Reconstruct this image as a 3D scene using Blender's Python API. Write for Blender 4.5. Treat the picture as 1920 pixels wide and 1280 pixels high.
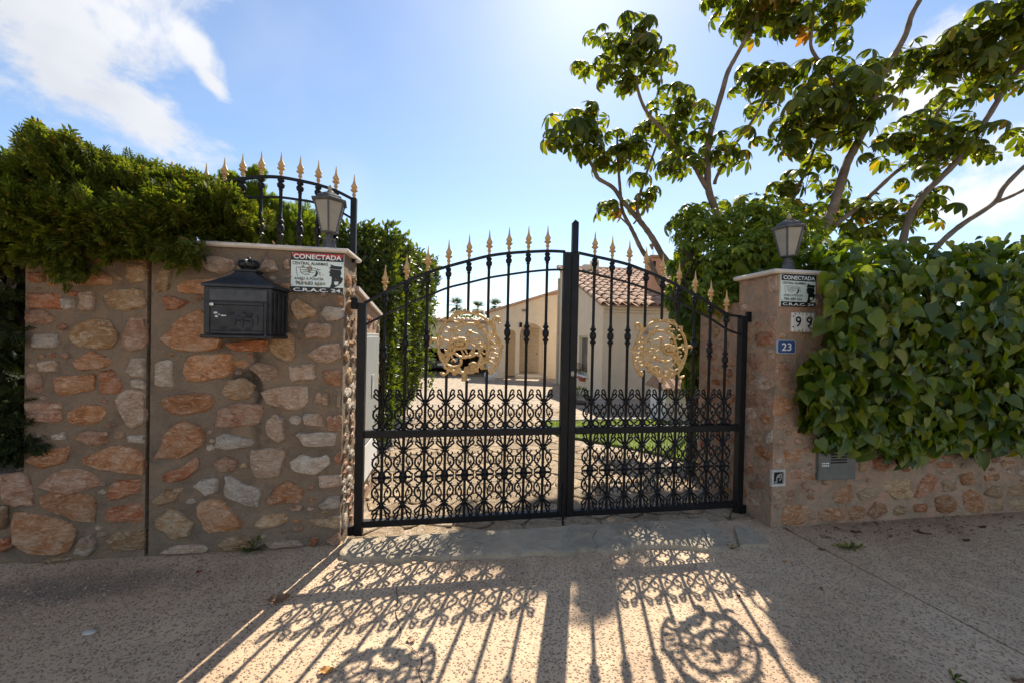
import bpy, bmesh, math, random
import numpy as np
from mathutils import Vector, Matrix, Quaternion
random.seed(7); rng = np.random.default_rng(11)
for o in list(bpy.data.objects): bpy.data.objects.remove(o)
SC = bpy.context.scene; COL = SC.collection
R = math.radians

# ------------------------------------------------------------------ camera, sky, sun, exposure
CAM_Z = 1.30; PITCH = R(.57); ROLL = R(1.25); FPX = 700.0
_f = Vector((0, math.cos(PITCH), -math.sin(PITCH))); _u0 = Vector((0, math.sin(PITCH), math.cos(PITCH))); _r0 = Vector((1, 0, 0))
_r = math.cos(ROLL)*_r0 + math.sin(ROLL)*_u0; _u = math.cos(ROLL)*_u0 - math.sin(ROLL)*_r0
cd = bpy.data.cameras.new('camera'); cam = bpy.data.objects.new('camera', cd); COL.objects.link(cam)
cd.sensor_fit = 'HORIZONTAL'; cd.sensor_width = 36; cd.lens = 36*FPX/1920; cd.clip_start = .05; cd.clip_end = 2000
cam.matrix_world = Matrix(((_r.x, _u.x, -_f.x, 0), (_r.y, _u.y, -_f.y, 0), (_r.z, _u.z, -_f.z, CAM_Z), (0, 0, 0, 1)))
SC.camera = cam
SUN_AZ = R(10.5); SUN_EL = R(46.5)
sun_dir = Vector((math.sin(SUN_AZ)*math.cos(SUN_EL), math.cos(SUN_AZ)*math.cos(SUN_EL), math.sin(SUN_EL)))
sl = bpy.data.lights.new('sun', 'SUN'); sl.energy = 3.7; sl.angle = R(.5); sl.color = (1, .93, .80)
so = bpy.data.objects.new('sun', sl); COL.objects.link(so); so.rotation_euler = sun_dir.to_track_quat('Z', 'Y').to_euler(); so.location = (0, 0, 20)
W = bpy.data.worlds.new('World'); SC.world = W; W.use_nodes = True
wn = W.node_tree.nodes; wl = W.node_tree.links; wn.clear()
w_out = wn.new('ShaderNodeOutputWorld'); w_bg = wn.new('ShaderNodeBackground'); wl.new(w_bg.outputs[0], w_out.inputs[0])
sky = wn.new('ShaderNodeTexSky'); sky.sky_type = 'NISHITA'; sky.sun_disc = False
sky.sun_elevation = SUN_EL; sky.sun_rotation = SUN_AZ; sky.air_density = 1.0; sky.dust_density = 0.25; sky.ozone_density = 1.8
w_bg.inputs[1].default_value = .072
SC.view_settings.view_transform = 'Standard'; SC.view_settings.look = 'None'; SC.view_settings.gamma = 1
SC.view_settings.exposure = 1.38; SC.view_settings.use_curve_mapping = False

def wmath(op, a, b=None, clamp=False):
    n = wn.new('ShaderNodeMath'); n.operation = op; n.use_clamp = clamp
    for i, v in enumerate((a, b)):
        if v is None: continue
        if hasattr(v, 'is_output'): wl.new(v, n.inputs[i])
        else: n.inputs[i].default_value = v
    return n.outputs[0]
def build_clouds():
    tc = wn.new('ShaderNodeTexCoord'); dirv = tc.outputs['Generated']
    def noise(scale, det, rough, loc, dist=0.):
        mp = wn.new('ShaderNodeMapping'); mp.inputs['Location'].default_value = loc; mp.inputs['Scale'].default_value = (1, 1, 1.25)
        wl.new(dirv, mp.inputs['Vector'])
        n = wn.new('ShaderNodeTexNoise'); n.inputs['Scale'].default_value = scale; n.inputs['Detail'].default_value = det
        n.inputs['Roughness'].default_value = rough; n.inputs['Distortion'].default_value = dist; wl.new(mp.outputs[0], n.inputs['Vector'])
        return n.outputs['Fac']
    n1 = noise(5.5, 9, .62, (3.1, .7, 1.9), .35); n2 = noise(2.2, 4, .5, (8.3, 2, 5), .2)
    # (bearing deg right of north, elevation deg, half width, half height, tilt deg, density)
    cl = [(-54, 30, 12.0, 8.0, -20, 1.3), (-50, 25, 8, 5.0, -35, 1.15), (-45.8, 23.2, 5.5, 2.6, -48, 1.1), (-47.5, 29, 5, 4, -50, 1.0), (-62, 36, 14, 9, -10, 1.2), (-58, 22, 7, 3.0, -20, .9),
          (-40.9, 29.6, 3.6, 1.9, -45, 1.25), (-39.0, 27.0, 3.4, 1.2, -48, 1.15), (-43.0, 24.5, 2.2, 1.3, -60, .7),
          (49.0, 28.2, 4.6, 2.2, 34, 1.1), (46.6, 23.6, 4.5, 2.6, 30, .95), (51, 13.6, 7.0, 3.3, 5, 1.15), (57, 18, 7, 3, 10, .9), (60, 30, 8, 4, 25, 1.0), (43.5, 36.5, 5, 1.3, 20, .7),
          (110, 26, 16, 7, 10, 1.), (150, 18, 14, 5, -15, 1.), (185, 32, 17, 8, -15, 1.1), (235, 24, 16, 7, 12, 1.), (285, 32, 14, 7, -20, 1.), (140, 52, 14, 7, 30, 1.), (80, 40, 12, 5, 20, .9), (210, 13, 15, 5, 0, 1.), (220, 55, 14, 7, -30, 1.)]
    fall = None
    for az, el, hw, hh, tilt, den in cl:
        az, el, t = R(az), R(el), R(tilt)
        c = Vector((math.sin(az)*math.cos(el), math.cos(az)*math.cos(el), math.sin(el)))
        e1 = Vector((math.cos(az), -math.sin(az), 0)); e2 = e1.cross(c)
        if e2.z < 0: e2 = -e2
        a = (math.cos(t)*e1 + math.sin(t)*e2)/math.tan(R(hw)); b = (-math.sin(t)*e1 + math.cos(t)*e2)/math.tan(R(hh))
        sb = wn.new('ShaderNodeVectorMath'); sb.operation = 'SUBTRACT'; wl.new(dirv, sb.inputs[0]); sb.inputs[1].default_value = c
        da = wn.new('ShaderNodeVectorMath'); da.operation = 'DOT_PRODUCT'; wl.new(sb.outputs[0], da.inputs[0]); da.inputs[1].default_value = a
        db = wn.new('ShaderNodeVectorMath'); db.operation = 'DOT_PRODUCT'; wl.new(sb.outputs[0], db.inputs[0]); db.inputs[1].default_value = b
        d2 = wmath('ADD', wmath('POWER', wmath('ABSOLUTE', da.outputs['Value']), 2.), wmath('POWER', wmath('ABSOLUTE', db.outputs['Value']), 2.))
        # far side of the sky is outside
        f = wmath('MULTIPLY', wmath('SUBTRACT', 1.15, wmath('SQRT', d2)), den)
        fall = f if fall is None else wmath('MAXIMUM', fall, f)
    fall = wmath('MAXIMUM', fall, -1.5)
    v = wmath('ADD', wmath('MULTIPLY', fall, .62), wmath('MULTIPLY', wmath('SUBTRACT', n1, .5), 3.3))
    mr = wn.new('ShaderNodeMapRange'); mr.interpolation_type = 'SMOOTHSTEP'; mr.inputs[1].default_value = .02; mr.inputs[2].default_value = .75
    wl.new(v, mr.inputs[0])
    # thin veil everywhere, very faint
    veil = wn.new('ShaderNodeMapRange'); veil.inputs[1].default_value = .48; veil.inputs[2].default_value = .8; veil.inputs[4].default_value = .30; wl.new(n2, veil.inputs[0])
    mask = wmath('MAXIMUM', wmath('MULTIPLY', mr.outputs[0], .93), veil.outputs[0], True)
    ramp = wn.new('ShaderNodeValToRGB'); ramp.color_ramp.elements[0].color = (3.7, 3.85, 4.3, 1); ramp.color_ramp.elements[1].color = (6.6, 6.6, 6.6, 1)
    ramp.color_ramp.elements[0].position = .35; ramp.color_ramp.elements[1].position = .62
    wl.new(n2, ramp.inputs[0])
    # unseen clouds opposite the sun are brightened to add fill light to the shade
    dsn = wn.new('ShaderNodeVectorMath'); dsn.operation = 'DOT_PRODUCT'; wl.new(dirv, dsn.inputs[0]); dsn.inputs[1].default_value = sun_dir
    fl = wn.new('ShaderNodeMapRange'); fl.inputs[1].default_value = .6; fl.inputs[2].default_value = -.6; fl.inputs[3].default_value = 0.9; fl.inputs[4].default_value = 1.5; wl.new(dsn.outputs['Value'], fl.inputs[0])
    lit = wn.new('ShaderNodeVectorMath'); lit.operation = 'SCALE'; wl.new(ramp.outputs[0], lit.inputs[0]); wl.new(fl.outputs[0], lit.inputs['Scale'])
    mx = wn.new('ShaderNodeMixRGB'); wl.new(mask, mx.inputs[0]); wl.new(sky.outputs[0], mx.inputs[1]); wl.new(lit.outputs[0], mx.inputs[2])
    wl.new(mx.outputs[0], w_bg.inputs[0])
build_clouds()

# ------------------------------------------------------------------ survey: photo bearings -> places
def ray(x, y): return _f + _r*((x-960)/FPX) + _u*((640-y)/FPX)
CP = Vector((0, 0, CAM_Z))
GA = R(8.9); GO = Vector((-1.01, 2.411, 0)); GU = Vector((math.cos(GA), math.sin(GA), 0)); GD = Vector((-math.sin(GA), math.cos(GA), 0))
def wall(x, y, d=0):
    v = ray(x, y); t = (d-(CP-GO).dot(GD))/v.dot(GD); P = CP+v*t
    return ((P-GO).dot(GU), P.z)
def side(x, y, s):
    v = ray(x, y); t = (s-(CP-GO).dot(GU))/v.dot(GU); P = CP+v*t
    return ((P-GO).dot(GD), P.z)
def at(x, y, Y):
    v = ray(x, y); return CP+v*(Y/v.y)
def gnd(x, y, z=0):
    v = ray(x, y); return CP+v*((z-CAM_Z)/v.z)
def G(s, d, z=0): return GO+GU*s+GD*d+Vector((0, 0, z))
def toG(P): return ((P-GO).dot(GU), (P-GO).dot(GD), P.z)

# ------------------------------------------------------------------ mesh helpers
class MB:
    def __init__(s): s.v = []; s.f = []
    def add(s, vs, fs):
        b = len(s.v); s.v += [tuple(p) for p in vs]; s.f += [tuple(i+b for i in f) for f in fs]; return s
    def box(s, a, b):
        x0, y0, z0 = a; x1, y1, z1 = b
        return s.add([(x0,y0,z0),(x1,y0,z0),(x1,y1,z0),(x0,y1,z0),(x0,y0,z1),(x1,y0,z1),(x1,y1,z1),(x0,y1,z1)],
                     [(3,2,1,0),(4,5,6,7),(0,1,5,4),(1,2,6,5),(2,3,7,6),(3,0,4,7)])
    def bbox(s, a, b, r=.004):                                  # box with chamfered edges
        bm = bmesh.new(); bmesh.ops.create_cube(bm, size=1)
        c = [(a[i]+b[i])/2 for i in range(3)]; d = [abs(b[i]-a[i]) for i in range(3)]
        for v in bm.verts: v.co = Vector((c[0]+v.co.x*d[0], c[1]+v.co.y*d[1], c[2]+v.co.z*d[2]))
        bmesh.ops.bevel(bm, geom=list(bm.edges), offset=min(r, min(d)*.3), segments=1, affect='EDGES')
        s.addbm(bm); return s
    def addbm(s, bm):
        bm.verts.index_update(); s.add([v.co[:] for v in bm.verts], [[v.index for v in f.verts] for f in bm.faces]); bm.free(); return s
    def tube(s, pts, rad, n=6, cap=True, flat=None):
        P = [Vector(p) for p in pts]
        if not hasattr(rad, '__len__'): rad = [rad]*len(P)
        t0 = (P[1]-P[0]).normalized(); ref = Vector((0,0,1)) if abs(t0.z) < .9 else Vector((1,0,0))
        if flat is not None: ref = Vector(flat)
        nrm = (ref - t0*ref.dot(t0)).normalized(); vs = []; prev = t0
        for i, p in enumerate(P):
            t = (P[min(i+1, len(P)-1)]-P[max(i-1, 0)])
            t = t.normalized() if t.length > 1e-9 else prev
            nrm = (nrm - t*nrm.dot(t)); nrm = nrm.normalized() if nrm.length > 1e-6 else t.orthogonal().normalized()
            bn = t.cross(nrm); prev = t
            for k in range(n):
                a = 2*math.pi*(k+.5)/n; vs.append(p + (nrm*math.cos(a)+bn*math.sin(a))*rad[i])
        fs = []
        for i in range(len(P)-1):
            for k in range(n): fs.append((i*n+k, i*n+(k+1)%n, (i+1)*n+(k+1)%n, (i+1)*n+k))
        if cap: fs.append(tuple(range(n))[::-1]); fs.append(tuple((len(P)-1)*n+k for k in range(n)))
        return s.add(vs, fs)
    def lathe(s, prof, c=(0,0,0), n=8, rot=0, sx=1, sy=1):        # prof: (z, r)
        vs = []; fs = []
        for z, r in prof:
            for k in range(n):
                a = 2*math.pi*(k+.5)/n+rot; vs.append((c[0]+r*sx*math.cos(a), c[1]+r*sy*math.sin(a), c[2]+z))
        m = len(prof)
        for i in range(m-1):
            for k in range(n): fs.append((i*n+k, i*n+(k+1)%n, (i+1)*n+(k+1)%n, (i+1)*n+k))
        fs.append(tuple(range(n))[::-1]); fs.append(tuple((m-1)*n+k for k in range(n)))
        return s.add(vs, fs)
    def prism(s, poly, fn, d0, d1):                              # poly 2D; fn(u,v,d)->xyz
        n = len(poly); vs = [fn(u, v, d0) for u, v in poly]+[fn(u, v, d1) for u, v in poly]
        fs = [tuple(range(n)), tuple(range(2*n-1, n-1, -1))]+[(i, i+n, (i+1) % n+n, (i+1) % n) for i in range(n)]
        return s.add(vs, fs)
    def grid(s, fn, nu, nv):
        vs = [fn(i/nu, j/nv) for j in range(nv+1) for i in range(nu+1)]
        fs = [(j*(nu+1)+i, j*(nu+1)+i+1, (j+1)*(nu+1)+i+1, (j+1)*(nu+1)+i) for j in range(nv) for i in range(nu)]
        return s.add(vs, fs)
    def mesh(s, name, off=(0,0,0), smooth=False):
        me = bpy.data.meshes.new(name)
        me.from_pydata([(v[0]-off[0], v[1]-off[1], v[2]-off[2]) for v in s.v], [], s.f)
        bm = bmesh.new(); bm.from_mesh(me); bmesh.ops.recalc_face_normals(bm, faces=bm.faces); bm.to_mesh(me); bm.free()
        if smooth:
            me.polygons.foreach_set('use_smooth', [True]*len(me.polygons))
        me.update(); return me
def smooth_by_angle(me, deg=40):
    me.polygons.foreach_set('use_smooth', [True]*len(me.polygons))
    try: me.set_sharp_from_angle(angle=R(deg))
    except Exception: pass
def cr(pts, n=5, closed=False):                                  # Catmull-Rom
    P = [Vector(p) for p in pts]; out = []; L = len(P)
    for i in range(L if closed else L-1):
        g = (lambda k: P[k % L]) if closed else (lambda k: P[max(0, min(L-1, k))])
        p0, p1, p2, p3 = g(i-1), g(i), g(i+1), g(i+2)
        for k in range(n):
            t = k/n; out.append(.5*((2*p1)+(p2-p0)*t+(2*p0-5*p1+4*p2-p3)*t*t+(3*p1-p0-3*p2+p3)*t**3))
    if not closed: out.append(P[-1])
    return out
def link(o): COL.objects.link(o); return o
class Thing:
    def __init__(s, name, label, cat, org=(0,0,0), frame='W', group=None, rz=0, kind=None):
        s.e = link(bpy.data.objects.new(name, None)); s.org = org; s.e.empty_display_size = .1
        s.e.location = G(*org) if frame == 'G' else org
        s.e.rotation_euler = (0, 0, GA if frame == 'G' else rz)
        s.e['label'] = label
        if cat: s.e['category'] = cat
        if group: s.e['group'] = group
        if kind: s.e['kind'] = kind
    def part(s, name, mb, mat, parent=None, smooth=False, label=None, kind=None, ang=None):
        me = mb if isinstance(mb, bpy.types.Mesh) else mb.mesh(name, s.org, smooth)
        if ang: smooth_by_angle(me, ang)
        if mat and not me.materials: me.materials.append(mat)
        o = link(bpy.data.objects.new(name, me)); o.parent = parent or s.e
        if label: o['label'] = label
        if kind: o['kind'] = kind
        return o
    def inst(s, name, me, loc, rot=(0,0,0), scale=(1,1,1), parent=None):
        o = link(bpy.data.objects.new(name, me)); o.parent = parent or s.e
        o.location = (loc[0]-s.org[0], loc[1]-s.org[1], loc[2]-s.org[2]); o.rotation_euler = rot; o.scale = scale; return o
def single(name, mb, mat, label, cat=None, kind=None, frame='W', org=(0,0,0), group=None, smooth=False, ang=None, rz=0):
    me = mb if isinstance(mb, bpy.types.Mesh) else mb.mesh(name, org, smooth)
    if ang: smooth_by_angle(me, ang)
    if mat and not me.materials: me.materials.append(mat)
    o = link(bpy.data.objects.new(name, me)); o.location = G(*org) if frame == 'G' else org; o.rotation_euler = (0, 0, GA if frame == 'G' else rz)
    if label: o['label'] = label
    if cat: o['category'] = cat
    if kind: o['kind'] = kind
    if group: o['group'] = group
    return o
def scatter_mesh(name, tv, tf, pos, mats, mat):                  # many copies of one template in one mesh
    tv = np.asarray(tv, float); M = len(pos); nv = len(tv)
    V = np.einsum('mij,nj->mni', mats, tv)+pos[:, None, :]
    fl = np.array([i for f in tf for i in f]); ln = np.array([len(f) for f in tf])
    L = (fl[None, :]+(np.arange(M)*nv)[:, None]).ravel(); ln = np.tile(ln, M)
    me = bpy.data.meshes.new(name); me.vertices.add(M*nv); me.vertices.foreach_set('co', V.ravel())
    me.loops.add(len(L)); me.loops.foreach_set('vertex_index', L.astype(np.int32))
    me.polygons.add(len(ln)); st = np.concatenate([[0], np.cumsum(ln)[:-1]])
    me.polygons.foreach_set('loop_start', st.astype(np.int32))
    me.update(calc_edges=True); me.polygons.foreach_set('use_smooth', [True]*len(ln)); me.materials.append(mat); me.validate(); return me
def merge_meshes(name, items, mat):                              # items: (template, pos, mats)
    V = []; L = []; ln = []; b = 0
    for (tv, tf), pos, mats in items:
        if len(pos) == 0: continue
        tv = np.asarray(tv, float); M = len(pos); nv = len(tv)
        V.append((np.einsum('mij,nj->mni', mats, tv)+pos[:, None, :]).reshape(-1, 3))
        fl = np.array([i for f in tf for i in f]); L.append((fl[None, :]+(np.arange(M)*nv)[:, None]).ravel()+b)
        ln.append(np.tile(np.array([len(f) for f in tf]), M)); b += M*nv
    V = np.concatenate(V); L = np.concatenate(L); ln = np.concatenate(ln)
    me = bpy.data.meshes.new(name); me.vertices.add(len(V)); me.vertices.foreach_set('co', V.ravel())
    me.loops.add(len(L)); me.loops.foreach_set('vertex_index', L.astype(np.int32))
    me.polygons.add(len(ln)); me.polygons.foreach_set('loop_start', np.concatenate([[0], np.cumsum(ln)[:-1]]).astype(np.int32))
    me.update(calc_edges=True); me.polygons.foreach_set('use_smooth', [True]*len(ln)); me.materials.append(mat); me.validate(); return me
def basis(zdir, xdir, scale):                                    # arrays M×3 -> M×3×3, columns = x,y,z axes
    z = zdir/np.linalg.norm(zdir, axis=1, keepdims=True)
    y = np.cross(z, xdir); y /= np.linalg.norm(y, axis=1, keepdims=True)+1e-9; x = np.cross(y, z)
    return np.stack([x, y, z], 2)*np.asarray(scale).reshape(-1, 1, 1)
def tmesh(name, t, mat):
    me = bpy.data.meshes.new(name); me.from_pydata([tuple(p) for p in t[0]], [], [tuple(f) for f in t[1]])
    me.polygons.foreach_set('use_smooth', [True]*len(me.polygons)); me.materials.append(mat); me.update(); return me
def mat4(m3, p): return Matrix(((m3[0][0], m3[0][1], m3[0][2], p[0]), (m3[1][0], m3[1][1], m3[1][2], p[1]), (m3[2][0], m3[2][1], m3[2][2], p[2]), (0, 0, 0, 1)))

# ------------------------------------------------------------------ materials
class NT:
    def __init__(s, name):
        s.m = bpy.data.materials.new(name); s.m.use_nodes = True; s.n = s.m.node_tree.nodes; s.l = s.m.node_tree.links; s.n.clear()
        s.out = s.n.new('ShaderNodeOutputMaterial'); s.b = s.n.new('ShaderNodeBsdfPrincipled'); s.l.new(s.b.outputs[0], s.out.inputs[0])
        s.tc = s.n.new('ShaderNodeTexCoord')
    def put(s, sock, v):
        if hasattr(v, 'is_output'): s.l.new(v, sock)
        else: sock.default_value = v
    def noise(s, scale, det=4, rough=.55, dist=0, co=None, out='Fac', sc=None):
        n = s.n.new('ShaderNodeTexNoise'); n.inputs['Scale'].default_value = scale; n.inputs['Detail'].default_value = det
        n.inputs['Roughness'].default_value = rough; n.inputs['Distortion'].default_value = dist
        c = co or s.tc.outputs['Object']
        if sc: mp = s.n.new('ShaderNodeMapping'); mp.inputs['Scale'].default_value = sc; s.l.new(c, mp.inputs[0]); c = mp.outputs[0]
        s.l.new(c, n.inputs['Vector']); return n.outputs[out]
    def vor(s, scale, feat='F1', out='Distance', co=None, rnd=1):
        n = s.n.new('ShaderNodeTexVoronoi'); n.feature = feat; n.inputs['Scale'].default_value = scale; n.inputs['Randomness'].default_value = rnd
        s.l.new(co or s.tc.outputs['Object'], n.inputs['Vector']); return n.outputs[out]
    def ramp(s, fac, stops):
        r = s.n.new('ShaderNodeValToRGB'); e = r.color_ramp.elements
        while len(e) < len(stops): e.new(.5)
        for i, (p, c) in enumerate(stops):
            e[i].position = p; e[i].color = (c[0], c[1], c[2], 1) if hasattr(c, '__len__') else (c, c, c, 1)
        s.l.new(fac, r.inputs[0]); return r.outputs[0]
    def mix(s, fac, a, b, mode='MIX'):
        m = s.n.new('ShaderNodeMixRGB'); m.blend_type = mode; s.put(m.inputs[0], fac)
        for i, v in ((1, a), (2, b)):
            s.put(m.inputs[i], v if hasattr(v, 'is_output') else (v[0], v[1], v[2], 1))
        return m.outputs[0]
    def math(s, op, a, b=0., clamp=False):
        m = s.n.new('ShaderNodeMath'); m.operation = op; m.use_clamp = clamp; s.put(m.inputs[0], a); s.put(m.inputs[1], b); return m.outputs[0]
    def bump(s, h, strength=.3, dist=.01, prev=None):
        b = s.n.new('ShaderNodeBump'); b.inputs['Strength'].default_value = strength; b.inputs['Distance'].default_value = dist
        s.l.new(h, b.inputs['Height'])
        if prev: s.l.new(prev, b.inputs['Normal'])
        s.l.new(b.outputs[0], s.b.inputs['Normal']); return b.outputs[0]
    def fin(s, col=None, rough=.6, metal=0, spec=.5):
        if col is not None: s.put(s.b.inputs['Base Color'], col if hasattr(col, 'is_output') else (*col, 1))
        s.put(s.b.inputs['Roughness'], rough); s.b.inputs['Metallic'].default_value = metal; s.b.inputs['Specular IOR Level'].default_value = spec
        return s.m
def simple(name, col, rough=.6, metal=0, var=.15, scale=12, bump=0, bscale=60, spec=.4):
    t = NT(name); n = t.noise(scale, 5)
    c = t.ramp(n, [(.3, [x*(1-var) for x in col]), (.7, [min(1, x*(1+var)) for x in col])])
    if bump: t.bump(t.noise(bscale, 4), bump, .004)
    return t.fin(c, rough, metal, spec)
def stone_mat(name, a, b, c):
    t = NT(name); oi = t.n.new('ShaderNodeObjectInfo')
    vm = t.n.new('ShaderNodeVectorMath'); vm.operation = 'ADD'; sc = t.n.new('ShaderNodeVectorMath'); sc.operation = 'SCALE'
    cmb = t.n.new('ShaderNodeCombineXYZ'); 
    for i in range(3): t.l.new(oi.outputs['Random'], cmb.inputs[i])
    t.l.new(cmb.outputs[0], sc.inputs[0]); sc.inputs['Scale'].default_value = 37
    t.l.new(t.tc.outputs['Object'], vm.inputs[0]); t.l.new(sc.outputs[0], vm.inputs[1]); co = vm.outputs[0]
    n1 = t.noise(7, 6, .62, 1.2, co); n2 = t.noise(34, 7, .72, .8, co); n3 = t.noise(150, 4, .6, 0, co); n4 = t.noise(13, 8, .68, 2.2, co, 'Fac', (1, 1, 2.6))
    col = t.ramp(n1, [(.32, a), (.5, b), (.68, c)])
    col = t.mix(t.ramp(n4, [(.50, 0), (.60, .75), (.72, .9)]), col, [min(1, x*1.12+.05) for x in c])
    col = t.mix(t.ramp(n4, [(.30, .75), (.40, 0)]), col, [x*.55 for x in a])
    col = t.mix(t.ramp(n2, [(.32, .7), (.43, 0)]), col, (.12,.07,.045))
    col = t.mix(t.ramp(n2, [(.57, 0), (.72, .55)]), col, (.58,.50,.43))
    hs = t.n.new('ShaderNodeHueSaturation'); t.l.new(col, hs.inputs['Color'])
    t.put(hs.inputs['Value'], t.math('ADD', t.math('MULTIPLY', oi.outputs['Random'], .4), .82)); hs.inputs['Saturation'].default_value = 1.14
    rdg = t.ramp(t.noise(11, 5, .6, 1.5, co), [(.40, 0), (.5, 1), (.60, 0)])
    h = t.math('ADD', t.math('ADD', n2, t.math('MULTIPLY', rdg, .25)), t.math('ADD', t.math('MULTIPLY', n3, .30), t.math('MULTIPLY', n4, 1.5)))
    t.bump(h, 1.0, .030)
    return t.fin(hs.outputs[0], .88, 0, .25)
ST = {'o': stone_mat('stone_orange', (.44,.20,.105), (.62,.33,.19), (.70,.48,.34)),
      'r': stone_mat('stone_red', (.38,.14,.075), (.55,.25,.15), (.62,.40,.28)),
      't': stone_mat('stone_tan', (.42,.24,.13), (.58,.38,.23), (.68,.53,.38)),
      'p': stone_mat('stone_pale', (.44,.28,.19), (.62,.44,.32), (.72,.59,.48)),
      'w': stone_mat('stone_whitish', (.50,.39,.30), (.66,.54,.43), (.74,.66,.57)),
      'k': stone_mat('stone_pinkish', (.42,.21,.13), (.56,.33,.23), (.66,.48,.37))}
def mortar(name, col=(.30,.245,.19), stain=None, pink=None):
    t = NT(name); n1 = t.noise(2.6, 7, .66, .6); n2 = t.noise(26, 7, .7); n3 = t.noise(170, 3, .6); n5 = t.noise(8, 6, .66, .8)
    c = t.ramp(n1, [(.28, [x*.66 for x in col]), (.5, col), (.72, [min(1, x*1.32) for x in col])])
    c = t.mix(t.ramp(n5, [(.46, 0), (.60, .62)]), c, pink or [min(1, x*y) for x, y in zip(col, (1.35, 1.25, 1.1))])
    c = t.mix(t.ramp(n5, [(.28, .55), (.42, 0)]), c, [x*.62 for x in col])
    c = t.mix(t.ramp(n2, [(.55, 0), (.75, .5)]), c, [min(1, x*1.45) for x in col])
    c = t.mix(t.ramp(n3, [(.60, 0), (.72, .5)]), c, (.08, .06, .05))
    if stain:                                                   # dirty run-off marks: (x, z, half width, half height)
        sp = t.n.new('ShaderNodeSeparateXYZ'); t.l.new(t.tc.outputs['Object'], sp.inputs[0])
        wob = t.math('MULTIPLY', t.math('SUBTRACT', t.noise(7, 5, .6), .5), .16)
        for x, z, hw, hh, amt in stain:
            dx = t.math('DIVIDE', t.math('SUBTRACT', t.math('ADD', sp.outputs[0], wob), x), hw); dz = t.math('DIVIDE', t.math('SUBTRACT', t.math('ADD', sp.outputs[2], wob), z), hh)
            q = t.math('SUBTRACT', 1.15, t.math('SQRT', t.math('ADD', t.math('MULTIPLY', dx, dx), t.math('MULTIPLY', dz, dz))))
            q = t.math('ADD', q, t.math('MULTIPLY', t.math('SUBTRACT', n2, .5), 1.6))
            c = t.mix(t.ramp(q, [(.1, 0), (.8, amt)]), c, (.045, .035, .028))
    t.bump(t.math('ADD', t.math('MULTIPLY', n2, 1.), t.math('ADD', t.math('MULTIPLY', n3, .35), t.math('MULTIPLY', n5, 1.8))), 1.0, .024)
    return t.fin(c, .92, 0, .2)
def leaf_mat(name, dark, mid, light, trans=.4, tcol=None, rough=.42, extra=None, spec=.5):
    t = NT(name); g = t.n.new('ShaderNodeNewGeometry'); oi = t.n.new('ShaderNodeObjectInfo')
    f = t.math('FRACT', t.math('ADD', g.outputs['Random Per Island'], t.math('MULTIPLY', oi.outputs['Random'], 7.31)))
    st = [(0, dark), (.5, mid), (.93, light)]
    if extra: st = [(0, dark), (.5, mid), (.95, light), (.99, extra)]
    c = t.ramp(f, st)
    c = t.mix(t.math('MULTIPLY', t.noise(30, 3), .35), c, [x*.55 for x in dark])
    t.fin(c, rough, 0, spec)
    tr = t.n.new('ShaderNodeBsdfTranslucent'); tc = t.mix(.0, c, (1, 1, 1)); tcm = t.mix(1, c, tcol or (2.2, 2.0, .7), 'MULTIPLY'); t.l.new(tcm, tr.inputs[0])
    ms = t.n.new('ShaderNodeMixShader'); ms.inputs[0].default_value = trans; t.l.new(t.b.outputs[0], ms.inputs[1]); t.l.new(tr.outputs[0], ms.inputs[2])
    t.l.new(ms.outputs[0], t.out.inputs[0]); return t.m
def iron():
    t = NT('black_painted_iron'); n = t.noise(28, 6, .65); n2 = t.noise(6, 5, .6); c = t.ramp(n, [(.35, (.0030,.0033,.0045)), (.62, (.006,.0062,.0072)), (.76, (.022,.018,.015))])
    c = t.mix(t.ramp(n2, [(.60, 0), (.75, .5)]), c, (.03,.026,.022)); t.bump(t.noise(160, 4), .15, .004); return t.fin(c, t.ramp(n2, [(.3, .42), (.7, .62)]), 0, .28)
BLACK = iron()
GOLD = simple('gold_paint', (.50, .315, .125), .52, .25, .3, 40, .35, 120, .6)
COPE = simple('coping_stone', (.56, .49, .42), .7, 0, .16, 9, .3, 70)
GREY = simple('grey_painted_metal', (.34, .35, .33), .5, 0, .08, 6)
LAMPM = simple('weathered_lamp_metal', (.075, .075, .078), .55, .2, .35, 25, .3, 90)
FROST = simple('frosted_lamp_glass', (.27, .25, .21), .35, 0, .12, 10)
PLASTER = simple('cream_plaster', (.64, .53, .39), .9, 0, .06, 4, .2, 120, .2)
WHITE = simple('white_paint', (.74, .72, .68), .6, 0, .05, 8)
DARK = simple('dark_recess', (.012, .011, .010), .9)
SIGNBG = simple('sign_pale_mint', (.62, .70, .64), .35, 0, .05, 6)
INK = simple('sign_black_ink', (.010, .010, .011), .4, 0, .2, 20)
SWHITE = simple('sign_white', (.74, .74, .70), .45, 0, .06, 14)
SRED = simple('sign_red', (.38, .03, .02), .45, 0, .25, 14)
SBLUE = simple('plate_blue', (.035, .075, .20), .4, 0, .15, 20)
TILEW = simple('glazed_tile_white', (.72, .70, .65), .2, 0, .04, 14)
TERRA = stone_mat('terracotta', (.38,.23,.16), (.52,.34,.245), (.60,.44,.34))
BARK = None

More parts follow.
